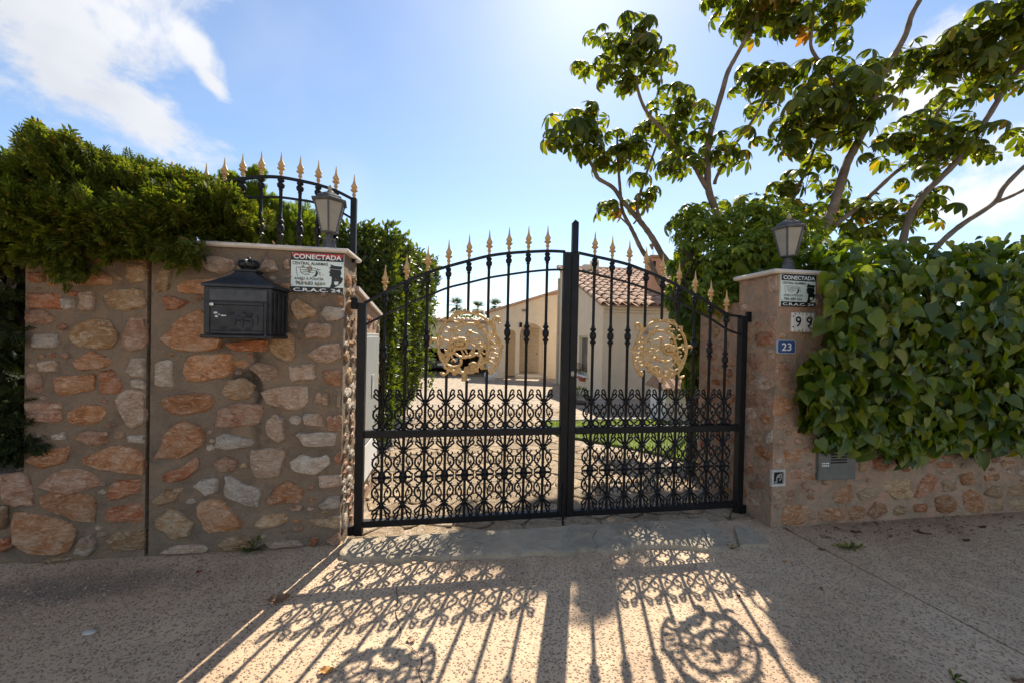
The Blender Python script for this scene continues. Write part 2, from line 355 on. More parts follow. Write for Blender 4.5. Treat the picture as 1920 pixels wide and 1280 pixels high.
# ------------------------------------------------------------------ stones and masonry
def resample(poly, n):
    P = [Vector((p[0], p[1], 0)) for p in poly]; L = [0]
    for i in range(len(P)): L.append(L[-1]+(P[(i+1) % len(P)]-P[i]).length)
    out = []
    for k in range(n):
        t = L[-1]*k/n; i = max(j for j in range(len(P)) if L[j] <= t+1e-9)
        w = (t-L[i])/max(1e-9, L[i+1]-L[i]); out.append(P[i].lerp(P[(i+1) % len(P)], w))
    return out
def round_poly(poly, n=13, jit=.05):
    P = [Vector((p[0], p[1], 0)) for p in poly]; Q = []
    for i in range(len(P)):
        a, b = P[i], P[(i+1) % len(P)]; Q += [a.lerp(b, .09), a.lerp(b, .36), a.lerp(b, .64), a.lerp(b, .91)]
    m = len(Q); c = sum(Q, Vector())/m; sz = min(max(q.x for q in Q)-min(q.x for q in Q), max(q.y for q in Q)-min(q.y for q in Q))
    Q = [q+Vector((random.uniform(-1, 1), random.uniform(-1, 1), 0))*sz*jit*.55 for q in Q]
    if m > n+6 or n <= 11: Q = resample(Q, n)
    n = len(Q)
    return [(q.x+(q.x-c.x)*random.uniform(-jit, jit), q.y+(q.y-c.y)*random.uniform(-jit, jit)) for q in Q]
def stone_mesh(poly, fn, h=.016, n=13):
    """poly in plane coords; fn(u,v,out) -> local xyz; returns mesh, centre"""
    Q = round_poly(poly, n); n = len(Q); cx = sum(q[0] for q in Q)/n; cy = sum(q[1] for q in Q)/n
    w = min(max(q[0] for q in Q)-min(q[0] for q in Q), max(q[1] for q in Q)-min(q[1] for q in Q))
    tilt = (random.uniform(-.06, .06), random.uniform(-.06, .06)); c0 = Vector(fn(cx, cy, 0)); vs = []
    e = min(.010, w*.09)
    for sc, hh, jz in ((1.0, -.012, 0), (1.0, h*.25, .002), (1-1.5*e/w, h*.8, .0035), (.58, h*1.0, .007)):
        for q in Q:
            u = cx+(q[0]-cx)*sc; v = cy+(q[1]-cy)*sc
            z = hh+(random.uniform(-jz, jz) if jz else 0)+((q[0]-cx)*tilt[0]+(q[1]-cy)*tilt[1] if hh > 0 else 0)
            vs.append(Vector(fn(u, v, z))-c0)
    vs.append(Vector(fn(cx, cy, h*1.1+random.uniform(-.004, .004)))-c0)
    fs = []
    for r in range(3):
        for k in range(n): fs.append((r*n+k, r*n+(k+1) % n, (r+1)*n+(k+1) % n, (r+1)*n+k))
    for k in range(n): fs.append((3*n+k, 3*n+(k+1) % n, 4*n))
    me = bpy.data.meshes.new('stone'); me.from_pydata([v[:] for v in vs], [], fs)
    bm = bmesh.new(); bm.from_mesh(me); bmesh.ops.recalc_face_normals(bm, faces=bm.faces)
    bm.to_mesh(me); bm.free(); smooth_by_angle(me, 38); return me, c0
def put_stone(T, poly, fn, colr, h=.016, n=16):
    us = [p[0] for p in poly]; vs_ = [p[1] for p in poly]
    if max(us)-min(us) < .022 or max(vs_)-min(vs_) < .022: return None
    cu, cv = (max(us)+min(us))/2, (max(vs_)+min(vs_))/2
    poly = [(cu+(a-cu)*1.09, cv+(b-cv)*1.12) for a, b in poly]
    me, c = stone_mesh(poly, fn, h, n); me.materials.append(ST[colr]); return T.inst('stone', me, c)
def parse(txt, sc, ox, oy):
    out = []
    for ln in txt.strip().split('\n'):
        w = ln.split(); c = w[0]; pts = [tuple(map(float, q.split(','))) for q in w[1:]]
        out.append((c, [(ox+x*sc, oy+y*sc) for x, y in pts]))
    return out
def nz(x, y, s=1.): 
    from mathutils import noise as N
    return N.fractal(Vector((x*s, y*s, .3)), .6, 2.1, 4)
def masonry_body(s0, s1, d0, d1, ztop, zb=-.06, st=.045, rough=.006):
    mb = MB(); nu = max(2, int((s1-s0)/st)); nv = max(2, int((ztop-zb)/st))
    mb.grid(lambda u, v: (s0+(s1-s0)*u, d0+(0 if u in (0., 1.) or v in (0., 1.) else nz(s0+(s1-s0)*u, v*ztop, 5)*rough), zb+(ztop-zb)*v), nu, nv)
    x0, x1 = s0, s1
    mb.add([(x0,d0,zb),(x1,d0,zb),(x1,d1,zb),(x0,d1,zb),(x0,d0,ztop),(x1,d0,ztop),(x1,d1,ztop),(x0,d1,ztop)], [(4,5,6,7),(1,2,6,5),(2,3,7,6),(3,0,4,7)])
    return mb
def random_stones(T, u0, u1, v0, v1, fn, n, smin=.05, smax=.13, keep=None, h=.014, asp=(.5, .9), cols='ottppwrk', avoid=None):
    done = list(avoid or []); n += len(done); tries = 0
    while len(done) < n and tries < 4000:
        tries += 1; w = random.uniform(smin, smax); hh = w*random.uniform(*asp)
        u = random.uniform(u0+w/2, u1-w/2) if u1-u0 > w else (u0+u1)/2; v = random.uniform(v0+hh/2, v1-hh/2)
        if any(abs(u-a) < (w+b)/2*.98 and abs(v-c) < (hh+d)/2*1.05 for a, b, c, d in done): continue
        if keep and not keep(u, v): continue
        done.append((u, w, v, hh)); k = random.randint(5, 7); ph = random.random()*6
        poly = [(u+w/2*math.cos(ph+2*math.pi*i/k)*random.uniform(.8, 1.1), v+hh/2*math.sin(ph+2*math.pi*i/k)*random.uniform(.8, 1.1)) for i in range(k)]
        put_stone(T, poly, fn, random.choice(cols), h, 11)
Z1P = """t 820,860 850,785 895,800 885,895 820,910
r 865,740 980,725 975,785 880,770
p 1050,745 1110,725 1220,750 1228,790 1150,822 1075,790
p 1355,800 1390,735 1430,750 1450,800 1390,812
p 1485,750 1515,740 1515,795 1488,790
o 935,885 980,850 1150,845 1150,875 1080,920 950,915
o 1420,870 1515,865 1510,900 1460,885
r 855,940 900,935 990,965 930,1000 870,1000
o 850,1165 930,1060 1050,1000 1145,1150 1140,1198 1060,1207 930,1210
t 1520,980 1555,950 1640,1000 1640,1035 1545,1050
w 1675,1025 1700,990 1790,1000 1785,1050 1710,1062
p 1590,1110 1620,1070 1725,1085 1720,1145 1600,1150
o 1765,930 1790,935 1790,985 1770,980
r 1180,1180 1390,1160 1385,1220 1230,1215
t 1410,1200 1440,1130 1530,1130 1540,1240 1500,1268 1420,1230"""
Z2P = """w 820,110 900,100 905,225 815,225
o 965,130 1000,75 1215,70 1215,165 1050,205 985,195
p 1310,140 1350,110 1450,130 1445,185 1370,200
p 1510,130 1640,118 1640,190 1520,205
t 1160,270 1190,205 1270,190 1330,230 1310,290 1220,300
p 1365,265 1450,240 1600,238 1605,320 1540,355 1410,325
o 850,330 870,285 1080,270 1105,300 1085,360 920,380
k 1150,360 1220,325 1365,330 1350,430 1130,445
o 805,610 850,520 900,440 960,412 1065,460 1050,540 960,590
p 1385,420 1440,385 1480,410 1485,500 1465,525 1400,490
p 1585,380 1670,375 1690,440 1590,430
k 1705,390 1780,380 1780,460 1715,460
w 1550,480 1745,475 1740,540 1600,545
w 1140,500 1180,480 1330,515 1300,545 1210,555 1135,550
p 1310,570 1470,555 1490,580 1445,700 1330,700
w 1515,630 1580,590 1640,610 1710,590 1715,640 1640,690 1530,670
r 1745,600 1785,560 1785,630 1760,630
k 1120,630 1180,600 1240,620 1225,665 1150,675
r 845,690 950,650 1030,595 1040,660 960,715 860,730
w 1010,750 1060,720 1140,715 1135,780 1070,800
w 1190,700 1290,745 1360,770 1350,860 1180,800
o 1400,845 1430,770 1500,725 1590,770 1570,830 1500,835
p 1670,700 1775,695 1775,750 1670,760
t 800,830 870,770 950,765 920,820 840,850
t 805,945 890,870 1010,945 985,1000 900,1015
o 1035,870 1060,825 1160,825 1265,950 1250,975 1090,995
t 1340,940 1380,905 1480,895 1505,930 1450,960 1335,970
w 1665,850 1720,810 1770,805 1770,860 1680,870
t 1620,925 1770,905 1770,965 1630,955
p 845,1115 900,1065 1060,1055 1090,1085 1060,1110 900,1135
t 1135,1060 1200,1020 1310,1020 1320,1070 1250,1105 1180,1095
p 1395,1040 1540,1035 1580,1075 1520,1090 1410,1090
r 1620,1020 1660,1020 1655,1070 1620,1065
k 1700,1030 1770,985 1775,1075 1730,1080
o 1690,155 1785,150 1780,235 1700,215
p 1605,70 1680,20 1770,10 1775,85 1720,110 1650,100
p 1640,310 1660,265 1715,270 1710,330
p 1755,340 1768,265 1780,265 1780,340"""
Z1L = """r 150,700 240,700 240,760 150,755
r 500,710 590,710 585,765 500,760
r 715,720 785,715 782,760 720,755
o 400,790 500,795 585,835 575,870 385,870
t 665,770 785,770 782,850 690,865 665,840
r 150,810 235,810 235,860 155,855
r 150,920 320,925 325,1000 150,995
w 325,945 390,950 390,998 328,1000
p 420,915 495,910 490,1005 420,1000
t 555,940 600,900 740,900 755,985 640,1005 570,980
k 150,1010 230,1005 295,1050 250,1075 145,1070
t 365,1145 390,1085 500,1050 570,1065 605,1135 580,1195 430,1200
k 645,1160 680,1045 780,1060 780,1190 690,1205 645,1190
w 175,1135 300,1130 300,1200 175,1195"""
Z2L = """o 385,105 480,52 585,95 540,135 420,145
p 205,105 300,100 300,155 215,155
o 290,200 320,180 490,175 490,250 310,275
r 525,165 590,150 640,220 620,265 530,265
w 668,150 690,88 765,90 770,180 690,180
w 690,200 770,195 770,245 690,235
k 148,170 210,165 225,210 215,265 155,240
k 140,320 320,320 320,410 150,415
o 360,370 440,330 540,340 550,380 500,425 375,425
p 605,310 640,270 690,255 755,270 765,420 680,440 640,370
k 385,490 470,465 555,475 555,530 470,535
w 280,485 340,470 350,510 285,505
w 670,490 765,490 760,525 680,520
o 130,620 250,560 365,545 350,620 220,655
o 415,615 600,545 720,560 745,610 740,690 600,670 440,645
k 215,760 290,680 400,660 510,700 510,750 350,785
k 20,700 130,690 180,790 180,850 30,840
o 220,820 280,785 490,800 500,930 390,920 225,860
r 580,765 610,725 725,720 730,780 580,825
r 570,870 735,840 740,930 570,930
o 65,1010 80,900 200,905 385,955 380,1050 330,1100 180,1100 80,1050
p 380,1105 420,1030 480,1000 500,1050 470,1110
t 565,1040 600,1000 750,980 755,1075 600,1085
t 0,860 30,860 30,960 0,975
r 0,1030 50,1030 60,1070 0,1100
t 230,1140 300,1115 390,1125 380,1160 230,1165
t 100,1145 200,1130 205,1165 110,1185"""
P7 = """p 270,480 340,460 350,560 280,560
o 575,460 620,460 615,560 580,570
k 270,720 390,720 370,790 290,790
r 190,830 290,815 300,890 210,900
p 270,930 320,920 320,980 280,990
k 150,960 210,950 215,1040 160,1060
k 280,1010 400,1000 410,1050 300,1070
p 160,1130 230,1095 300,1120 300,1165 220,1180
t 455,1065 510,1060 515,1120 460,1125
t 420,700 560,705 560,820 410,810"""
P8 = """o 270,145 390,150 440,200 380,250 275,265
k 130,140 200,130 210,200 150,210
w 255,395 365,370 375,405 330,440 265,435
o 190,460 240,455 300,510 270,540 200,510
o 365,485 470,475 475,550 380,560
w 310,540 350,530 350,560 320,565
k 415,605 500,600 510,650 420,660
p 120,330 170,330 165,390 125,395
t 185,380 225,375 225,425 190,425
o 130,590 180,585 175,625 135,630
k 150,680 240,670 245,720 160,725
p 285,760 370,730 375,775 320,795
o 350,920 380,830 520,830 530,910 470,950 370,945"""
P8W = """t 450,750 520,700 590,720 585,770 490,790
o 570,880 620,850 750,855 740,910 620,930
o 680,750 790,700 790,790 740,810 690,800
o 780,860 820,830 875,850 870,905 790,915
t 835,750 900,720 970,750 960,780 850,790
o 895,880 950,810 1010,830 1020,870 940,905
t 1010,680 1165,670 1175,780 1080,785 1010,740
t 1060,860 1100,830 1150,850 1120,885 1065,890
r 1200,770 1220,700 1280,630 1330,660 1290,740 1220,780
r 1190,830 1265,820 1265,870 1195,870
o 1325,790 1390,765 1455,800 1450,860 1380,880 1330,860
o 1500,760 1550,735 1620,780 1615,870 1505,860
t 1660,820 1745,810 1745,860 1660,860
t 1630,760 1700,700 1750,720 1740,780
t 1780,720 1880,700 1880,760 1790,765
t 845,530 890,530 885,610 845,610
r 930,540 1000,520 1030,570 1000,610 935,600
r 530,520 570,520 570,620 540,630
r 1335,560 1420,560 1430,590 1350,590
t 1790,800 1880,790 1885,850 1800,850
o 1480,640 1560,620 1580,690 1500,700
t 1370,680 1450,670 1460,730 1380,740"""
SCL = 680/1892
LD = -.11; RD = -.235                                            # street faces of the left and right walls
def lfn(s, z, out): return (s, LD-out, z)
def rfn(s, z, out): return (s, RD-out, z)
def project(poly, d, smax=None, smin=None):
    q = [wall(x, y, d) for x, y in poly]
    if smax is not None: q = [(min(a, smax), b) for a, b in q]
    if smin is not None: q = [(max(a, smin), b) for a, b in q]
    return [(a, max(b, .012)) for a, b in q]

# ------------------------------------------------------------------ ground
def zdrive(d): return -.035-.03*max(0, min(d-.6, 14))
GRD = simple('dry_earth', (.22, .17, .115), .95, 0, .3, 3, .5, 30, .1)
mb = MB()
ds = [-120, -40, -.3, .1, .6, 2, 4, 6, 9, 12, 14.6, 30, 80, 300, 900]; ss = [-600, -100, -20, -6, 0, 3, 8, 20, 100, 600]
mb.add([(s, d, zdrive(d)-.05) for d in ds for s in ss], [(j*len(ss)+i, j*len(ss)+i+1, (j+1)*len(ss)+i+1, (j+1)*len(ss)+i) for j in range(len(ds)-1) for i in range(len(ss)-1)])
single('ground', mb, GRD, 'bare dry earth under the whole place', kind='structure', frame='G')
def pavement_mat():
    t = NT('exposed_aggregate_concrete'); n1 = t.noise(1.3, 6, .6, .3); n2 = t.noise(9, 5, .6); v = t.vor(75, out='Distance'); vc = t.vor(75, out='Color'); v2 = t.vor(160)
    c = t.ramp(n1, [(.3, (.46,.305,.185)), (.55, (.57,.40,.255)), (.75, (.63,.47,.315))])
    c = t.mix(t.ramp(n2, [(.35, .35), (.6, 0)]), c, (.30,.235,.17))
    n6 = t.noise(.55, 6, .68, .8); c = t.mix(t.ramp(n6, [(.38, .45), (.52, 0)]), c, (.25,.165,.11)); c = t.mix(t.ramp(n6, [(.55, 0), (.7, .35)]), c, (.55,.44,.31))
    peb = t.ramp(v, [(.28, 1), (.40, 0)]); sep = t.n.new('ShaderNodeSeparateColor'); t.l.new(vc, sep.inputs[0])
    pc = t.ramp(sep.outputs[0], [(0, (.11,.07,.045)), (.4, (.22,.145,.09)), (.7, (.36,.26,.17)), (1, (.50,.40,.29))])
    c = t.mix(t.math('MULTIPLY', peb, .6), c, pc)
    # dark worn patch by the wall and rusty dust at the wall foot
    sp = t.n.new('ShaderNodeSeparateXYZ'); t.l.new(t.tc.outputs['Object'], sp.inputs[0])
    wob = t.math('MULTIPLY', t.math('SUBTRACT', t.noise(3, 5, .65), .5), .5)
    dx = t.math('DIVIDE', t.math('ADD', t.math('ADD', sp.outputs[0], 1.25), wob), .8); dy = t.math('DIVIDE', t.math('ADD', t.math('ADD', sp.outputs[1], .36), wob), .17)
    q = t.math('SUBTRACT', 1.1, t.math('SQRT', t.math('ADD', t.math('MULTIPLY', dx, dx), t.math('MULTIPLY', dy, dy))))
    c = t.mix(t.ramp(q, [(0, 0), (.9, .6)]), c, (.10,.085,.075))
    dr = t.math('ADD', sp.outputs[1], t.math('MULTIPLY', wob, .35)); rd = t.math('MULTIPLY', t.ramp(dr, [(.0, 0), (1, 1)]), 1.)
    mr = t.n.new('ShaderNodeMapRange'); mr.inputs[1].default_value = -.42; mr.inputs[2].default_value = -.2; t.l.new(dr, mr.inputs[0])
    ms = t.n.new('ShaderNodeMapRange'); ms.inputs[1].default_value = 2.7; ms.inputs[2].default_value = 3.3; t.l.new(sp.outputs[0], ms.inputs[0])
    c = t.mix(t.math('MULTIPLY', t.math('MULTIPLY', mr.outputs[0], ms.outputs[0]), .7), c, (.22,.13,.085))
    h = t.math('ADD', t.math('MULTIPLY', t.ramp(v, [(.2, 1), (.42, 0)]), 1.), t.math('MULTIPLY', n2, .6)); t.bump(h, .8, .006)
    return t.fin(c, .85, 0, .25)
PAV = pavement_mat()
j0 = toG(gnd(1548, 1030)); j1 = toG(gnd(1915, 1224)); jx = lambda d: j0[0]+(j1[0]-j0[0])*(d-j0[1])/(j1[1]-j0[1])
mb = MB(); g = .0075
mb.prism([(-14, -30), (jx(-3)-g, -3), (jx(-.28)-g, -.28), (jx(-.28)-.06, -.10), (-.03, -.10), (-.05, -.02), (-14, -.02)], lambda a, b, z: (a, b, z), -.05, 0.)
mb.prism([(jx(-30)+g, -30) if False else (jx(-3)+g, -3), (30, -3), (30, -.10), (jx(-.28)+.07, -.10), (jx(-.28)+g, -.28)], lambda a, b, z: (a, b, z), -.05, 0.)
mb.prism([(-14+14.2, -30), (30, -30), (30, -3.006), (jx(-3), -3.006)], lambda a, b, z: (a, b, z), -.05, -.001)
pav = single('street_pavement', mb, PAV, 'exposed aggregate concrete pavement in front of the gate, with a straight joint on the right', kind='structure', frame='G')
# loose-set aggregate: small stones bedded in the pavement near the camera
def pebbles():
    N = 52000; s = rng.uniform(-2.0, 4.6, N); d = rng.uniform(-1.95, -.13, N)
    P = np.array([G(0, 0, 0)[:]])+np.outer(s, GU[:])+np.outer(d, GD[:])
    keep = (P[:, 1] > 1.25) & ~((s > -.03) & (s < 2.75) & (d > -.26-.075*s)) & (np.abs(s-(j0[0]+(j1[0]-j0[0])*(d-j0[1])/(j1[1]-j0[1]))) > .016)
    s, d = s[keep], d[keep]; n = len(s)
    k = 6; an = np.arange(k)*2*np.pi/k
    tv = [(math.cos(a), math.sin(a), -.12) for a in an]+[(.62*math.cos(a+.3), .62*math.sin(a+.3), .26) for a in an]
    tf = [(i, (i+1) % k, k+(i+1) % k, k+i) for i in range(k)]+[tuple(range(k, 2*k))]
    th = rng.uniform(0, 6.28, n); sc = .0022+.0044*rng.random(n)**1.4; asp = rng.uniform(.5, .95, n)
    m = np.zeros((n, 3, 3)); m[:, 0, 0] = np.cos(th)*sc; m[:, 1, 0] = np.sin(th)*sc; m[:, 0, 1] = -np.sin(th)*sc*asp; m[:, 1, 1] = np.cos(th)*sc*asp; m[:, 2, 2] = sc*rng.uniform(.4, 1.0, n)
    t = NT('aggregate_pebble'); gm = t.n.new('ShaderNodeNewGeometry')
    c = t.ramp(gm.outputs['Random Per Island'], [(0, (.11,.068,.042)), (.3, (.22,.14,.085)), (.55, (.36,.24,.15)), (.8, (.48,.34,.22)), (1, (.62,.49,.35))]); mt = t.fin(c, .7, 0, .35)
    me = scatter_mesh('aggregate_pebbles', tv, tf, np.stack([s, d, np.zeros(n)], 1), m, mt)
    me.polygons.foreach_set('use_smooth', [False]*len(me.polygons))
    single('aggregate_pebbles', me, None, 'small brown and cream pebbles bedded in the pavement concrete', kind='stuff', frame='G')
pebbles()
# crack in the pavement
ck = [toG(gnd(x, y)) for x, y in [(742, 1098), (746, 1130), (741, 1150), (752, 1180), (750, 1197), (766, 1210), (778, 1222), (790, 1240), (786, 1262), (793, 1285)]]
ck = [(a+random.gauss(0, .003), b) for a, b in [(p.x, p.y) for p in cr([(q[0], q[1], 0) for q in ck], 4)]]; mb = MB(); n = len(ck)
for sgn in (0,):
    L = []; Rr = []
    for i, p in enumerate(ck): w = .0007+.0024*random.random()**2; L.append((p[0]-w, p[1], .0045)); Rr.append((p[0]+w, p[1], .0045))
    mb.add(L+Rr, [(i, i+1, n+i+1, n+i) for i in range(n-1)])
o = single('crack', mb, DARK, None, frame='G'); o.parent = pav; o.location = (0, 0, 0); o.rotation_euler = (0, 0, 0)

# ramp slab in front of the gate
SLAB = mortar('smooth_grey_cement', (.43, .355, .265))
fe = [(635, 1045), (668, 1052), (700, 1050), (745, 1054), (790, 1047), (840, 1049), (900, 1046), (960, 1045), (1010, 1041), (1060, 1043), (1100, 1035), (1160, 1037), (1210, 1029), (1260, 1027), (1300, 1031), (1340, 1036), (1382, 1027)]
fe = [toG(gnd(x, y)) for x, y in fe]; fe2 = [Vector((p.x+random.uniform(-.004, .004), p.y+random.uniform(-.007, .007), 0)) for p in cr([(a, b+random.uniform(-.008, .008), 0) for a, b, _ in fe], 4)]
front = [(p.x, p.y) for p in fe2]
mb = MB(); nf = len(front); back = [(a*(2.55/2.4)*.985+.01 if False else a+.02*a/2.4+.01, -.112+random.uniform(-.006, .006)) for a, b in front]
vs = [(a, b, -.02) for a, b in front]+[(a, b+.004, .022) for a, b in front]+[(a, b+.02, .027) for a, b in front]+[(a, b, .035) for a, b in back]
fs = []
for r in range(3):
    for i in range(nf-1): fs.append((r*nf+i, r*nf+i+1, (r+1)*nf+i+1, (r+1)*nf+i))
mb.add(vs, fs)
ramp_T = single('threshold_ramp', mb, SLAB, 'smooth grey cement ramp with a ragged edge along the foot of the gate', kind='structure', frame='G', smooth=False)
for pts in ([(842, 1049), (848, 1035), (839, 1022), (846, 1008), (840, 996)], [(1112, 1036), (1120, 1022), (1111, 1010), (1118, 996)], [(1330, 1034), (1318, 1020), (1326, 1004), (1316, 992)], [(846, 1020), (880, 1014), (905, 1020)]):
    cc = cr([Vector(toG(gnd(x, y, .03))) for x, y in pts], 5); m = MB(); L = []; Rr = []
    for i, p in enumerate(cc):
        t = (cc[min(i+1, len(cc)-1)]-cc[max(0, i-1)]); t.z = 0; t.normalize(); nn_ = Vector((-t.y, t.x, 0))*random.uniform(.0006, .0024); jx_ = random.gauss(0, .002); zz = float(np.interp(p.y, [-.44, -.11], [.0315, .0385]))
        L.append((p.x+nn_.x+jx_, p.y+nn_.y, zz)); Rr.append((p.x-nn_.x+jx_, p.y-nn_.y, zz))
    n_ = len(cc); m.add(L+Rr, [(i, i+1, n_+i+1, n_+i) for i in range(n_-1)]); o = single('crack', m, DARK, None, frame='G'); o.parent = ramp_T; o.location = (0, 0, 0); o.rotation_euler = (0, 0, 0)
q = [toG(gnd(x, y)) for x, y in [(1386, 1026), (1443, 1024), (1440, 1018), (1400, 993), (1376, 990)]]
mb = MB(); mb.prism([(a[0]+.003, a[1]) for a in q], lambda a, b, z: (a, b, z), -.01, .02)
o = single('broken_corner', mb, SLAB, None, frame='G'); o.parent = ramp_T; o.location = (0, 0, 0); o.rotation_euler = (0, 0, 0)

# drive: bedded flagstones
FLAG = stone_mat('flagstone', (.36,.255,.165), (.46,.35,.24), (.52,.42,.31))
def lawn_edge(s, d):                                            # true inside the lawn
    return d < 3.55 and d > 1.0 and (s-2.33)*1.25+(d-2.42)*.97 > 0 and s > 2.12
def drive_mat():
    t = NT('drive_mortar'); v = t.vor(3.6, 'DISTANCE_TO_EDGE'); n2 = t.noise(30, 5)
    c = t.mix(t.ramp(v, [(.0, 0), (.04, .0), (.08, 1)]), (.20,.155,.11), t.ramp(n2, [(.3, (.30,.225,.15)), (.7, (.39,.30,.21))]))
    t.bump(n2, .4, .006); return t.fin(c, .85, 0, .3)
dm = MB(); ns, nd = 8, 24
dm.grid(lambda u, v: (-.6+9*u, -.11+14*v, zdrive(-.11+14*v)), ns, nd)
DT = single('driveway', dm, drive_mat(), 'pale crazy-paved drive running from the gate to the house', kind='structure', frame='G')
def clip_half(poly, p, n):
    out = []
    for i in range(len(poly)):
        a, b = poly[i], poly[(i+1) % len(poly)]; da = (a[0]-p[0])*n[0]+(a[1]-p[1])*n[1]; db = (b[0]-p[0])*n[0]+(b[1]-p[1])*n[1]
        if da <= 0: out.append(a)
        if da*db < 0: t = da/(da-db); out.append((a[0]+(b[0]-a[0])*t, a[1]+(b[1]-a[1])*t))
    return out
seeds = []; y = -.18; row = 0
while y < 5.4:
    st = .235+.02*max(0, y); x = -.5+(row % 2)*st/2
    while x < 3.4: seeds.append((x+random.uniform(-.09, .09), y+random.uniform(-.06, .06))); x += st*1.15
    y += st*.78; row += 1
cnt = 0
for i, p in enumerate(seeds):
    if p[0] < -.12 or p[0] > 2.95 or p[1] > 5.0 or p[1] < -.16 or cnt >= 298: continue
    if p[1] > .65 and lawn_edge(p[0]+.1, p[1]+.1): continue
    poly = [(p[0]-.6, max(p[1]-.6, -.105)), (p[0]+.6, max(p[1]-.6, -.105)), (p[0]+.6, p[1]+.6), (p[0]-.6, p[1]+.6)]
    for q in seeds:
        if q is p or abs(q[0]-p[0]) > .9 or abs(q[1]-p[1]) > .9: continue
        dx, dy = q[0]-p[0], q[1]-p[1]; L = math.hypot(dx, dy); m = ((p[0]+q[0])/2-dx/L*.0055, (p[1]+q[1])/2-dy/L*.0055)
        poly = clip_half(poly, m, (dx, dy))
        if len(poly) < 3: break
    if len(poly) < 3: continue
    poly = [(max(-.03, min(2.86, a)) if b < .6 else a, b) for a, b in poly]
    if max(a for a, b in poly)-min(a for a, b in poly) < .06 or max(b for a, b in poly)-min(b for a, b in poly) < .05: continue
    Q = round_poly(poly, 10, .02); cx, cy = sum(a for a, b in Q)/10, sum(b for a, b in Q)/10; z0 = zdrive(cy); hh = .015+random.uniform(-.003, .003) if cy > -.02 else .046
    tl = (random.uniform(-.012, .012), random.uniform(-.012, .012))
    vs = [(a-cx, b-cy, -.005) for a, b in Q]+[(a-cx, b-cy, hh*.7) for a, b in Q]+[((a-cx)*.94, (b-cy)*.94, hh+(a-cx)*tl[0]+(b-cy)*tl[1]+zdrive(b)-z0) for a, b in Q]
    fs = [(k, (k+1) % 10, 10+(k+1) % 10, 10+k) for k in range(10)]+[(10+k, 10+(k+1) % 10, 20+(k+1) % 10, 20+k) for k in range(10)]+[tuple(range(20, 30))]
    me = bpy.data.meshes.new('flagstone'); me.from_pydata(vs, [], fs); me.materials.append(FLAG)
    o = link(bpy.data.objects.new('flagstone', me)); o.parent = DT; o.location = (cx, cy, z0); cnt += 1

# lawn
mb = MB(); lp = [(2.12, 3.55), (2.12, 2.66), (2.33, 2.42), (2.94, 1.77), (3.3, 1.17), (3.5, 1.0), (7.5, 1.0), (7.5, 3.55)]
LAWN = simple('lawn_soil', (.09, .115, .03), .95, 0, .4, 20)
mb.prism(lp, lambda a, b, z: (a, b, zdrive(b)+z), -.02, .035)
single('lawn', mb, LAWN, 'small lawn to the right of the drive behind the gate', kind='structure', frame='G')
def grass():
    P = []
    while len(P) < 9000:
        s, d = rng.uniform(2.1, 5.6), rng.uniform(1.0, 3.55)
        if lawn_edge(s, d): P.append((s, d, zdrive(d)+.034))
    P = np.array(P); n = len(P); tv = [(-.5, 0, 0), (.5, 0, 0), (.28, .15, .6), (0, .5, 1.0), (-.28, .15, .6)]; tf = [(0, 1, 2, 4), (4, 2, 3)]
    th = rng.uniform(0, 6.28, n); m = np.zeros((n, 3, 3)); w = rng.uniform(.008, .014, n); h = rng.uniform(.025, .055, n)
    m[:, 0, 0] = np.cos(th)*w; m[:, 1, 0] = np.sin(th)*w; m[:, 0, 1] = -np.sin(th)*h*.7; m[:, 1, 1] = np.cos(th)*h*.7; m[:, 2, 2] = h
    single('grass', scatter_mesh('grass', tv, tf, P, m, leaf_mat('grass_blade', (.06,.10,.015), (.12,.18,.03), (.22,.27,.06), .45)), None, 'sunlit yellow-green grass blades on the small lawn', kind='stuff', frame='G')
grass()
mb = MB(); mb.bbox((2.1, 3.56, zdrive(3.6)-.03), (7.5, 3.68, zdrive(3.6)+.06), .01)
single('kerb', mb, simple('kerb_concrete', (.30, .27, .23), .9), 'low concrete kerb edging the far side of the lawn', kind='structure', frame='G')

# ------------------------------------------------------------------ left walls
MORT = mortar('grey_brown_mortar', (.225,.17,.122), [(.56, .95, .045, .40, .85), (.50, 1.04, .12, .07, .8), (.40, 1.24, .16, .07, .5)])
MORTL = mortar('grey_brown_mortar_plain', (.23,.17,.12)); MORTR = mortar('warm_grey_mortar', (.38,.275,.19), None, (.58,.32,.21))
PL0, PL1 = -1.085, -.045
T = Thing('stone_pier', 'tall stone pier left of the gate carrying the letterbox and the wider alarm sign', 'pier', (PL0, LD, 0), 'G')
T.part('mortar', masonry_body(PL0, PL1, LD, .17, 1.79), MORT, smooth=False)
mb = MB(); mb.bbox((PL0-.2, LD-.022, 1.792), (PL1+.028, .20, 1.82), .010); cop = T.part('coping', mb, COPE)
bbx = lambda q: ((max(a for a, b in q)+min(a for a, b in q))/2, max(a for a, b in q)-min(a for a, b in q)+.012, (max(b for a, b in q)+min(b for a, b in q))/2, max(b for a, b in q)-min(b for a, b in q)+.012)
AV = []
for c, poly in parse(Z1P, SCL, 0, 220)+parse(Z2P, SCL, 0, 640):
    q = project(poly, LD, PL1-.004, PL0+.006); AV.append(bbx(q)); put_stone(T, q, lfn, c, .020)
random_stones(T, PL0+.01, PL1-.01, .03, 1.74, lfn, 64, .030, .10, cols='tppwkto', h=.010, avoid=AV)
sfn = lambda u, v, out: (PL1+out, u, v)
random_stones(T, LD+.005, .165, .02, 1.74, sfn, 44, .06, .14, asp=(.45, .9), cols='ppwwtko', h=.012)
T = Thing('stone_wall', 'stone wall of reddish rubble left of the vertical joint, under the conifer hedge', 'wall', (-1.69, LD, 0), 'G')
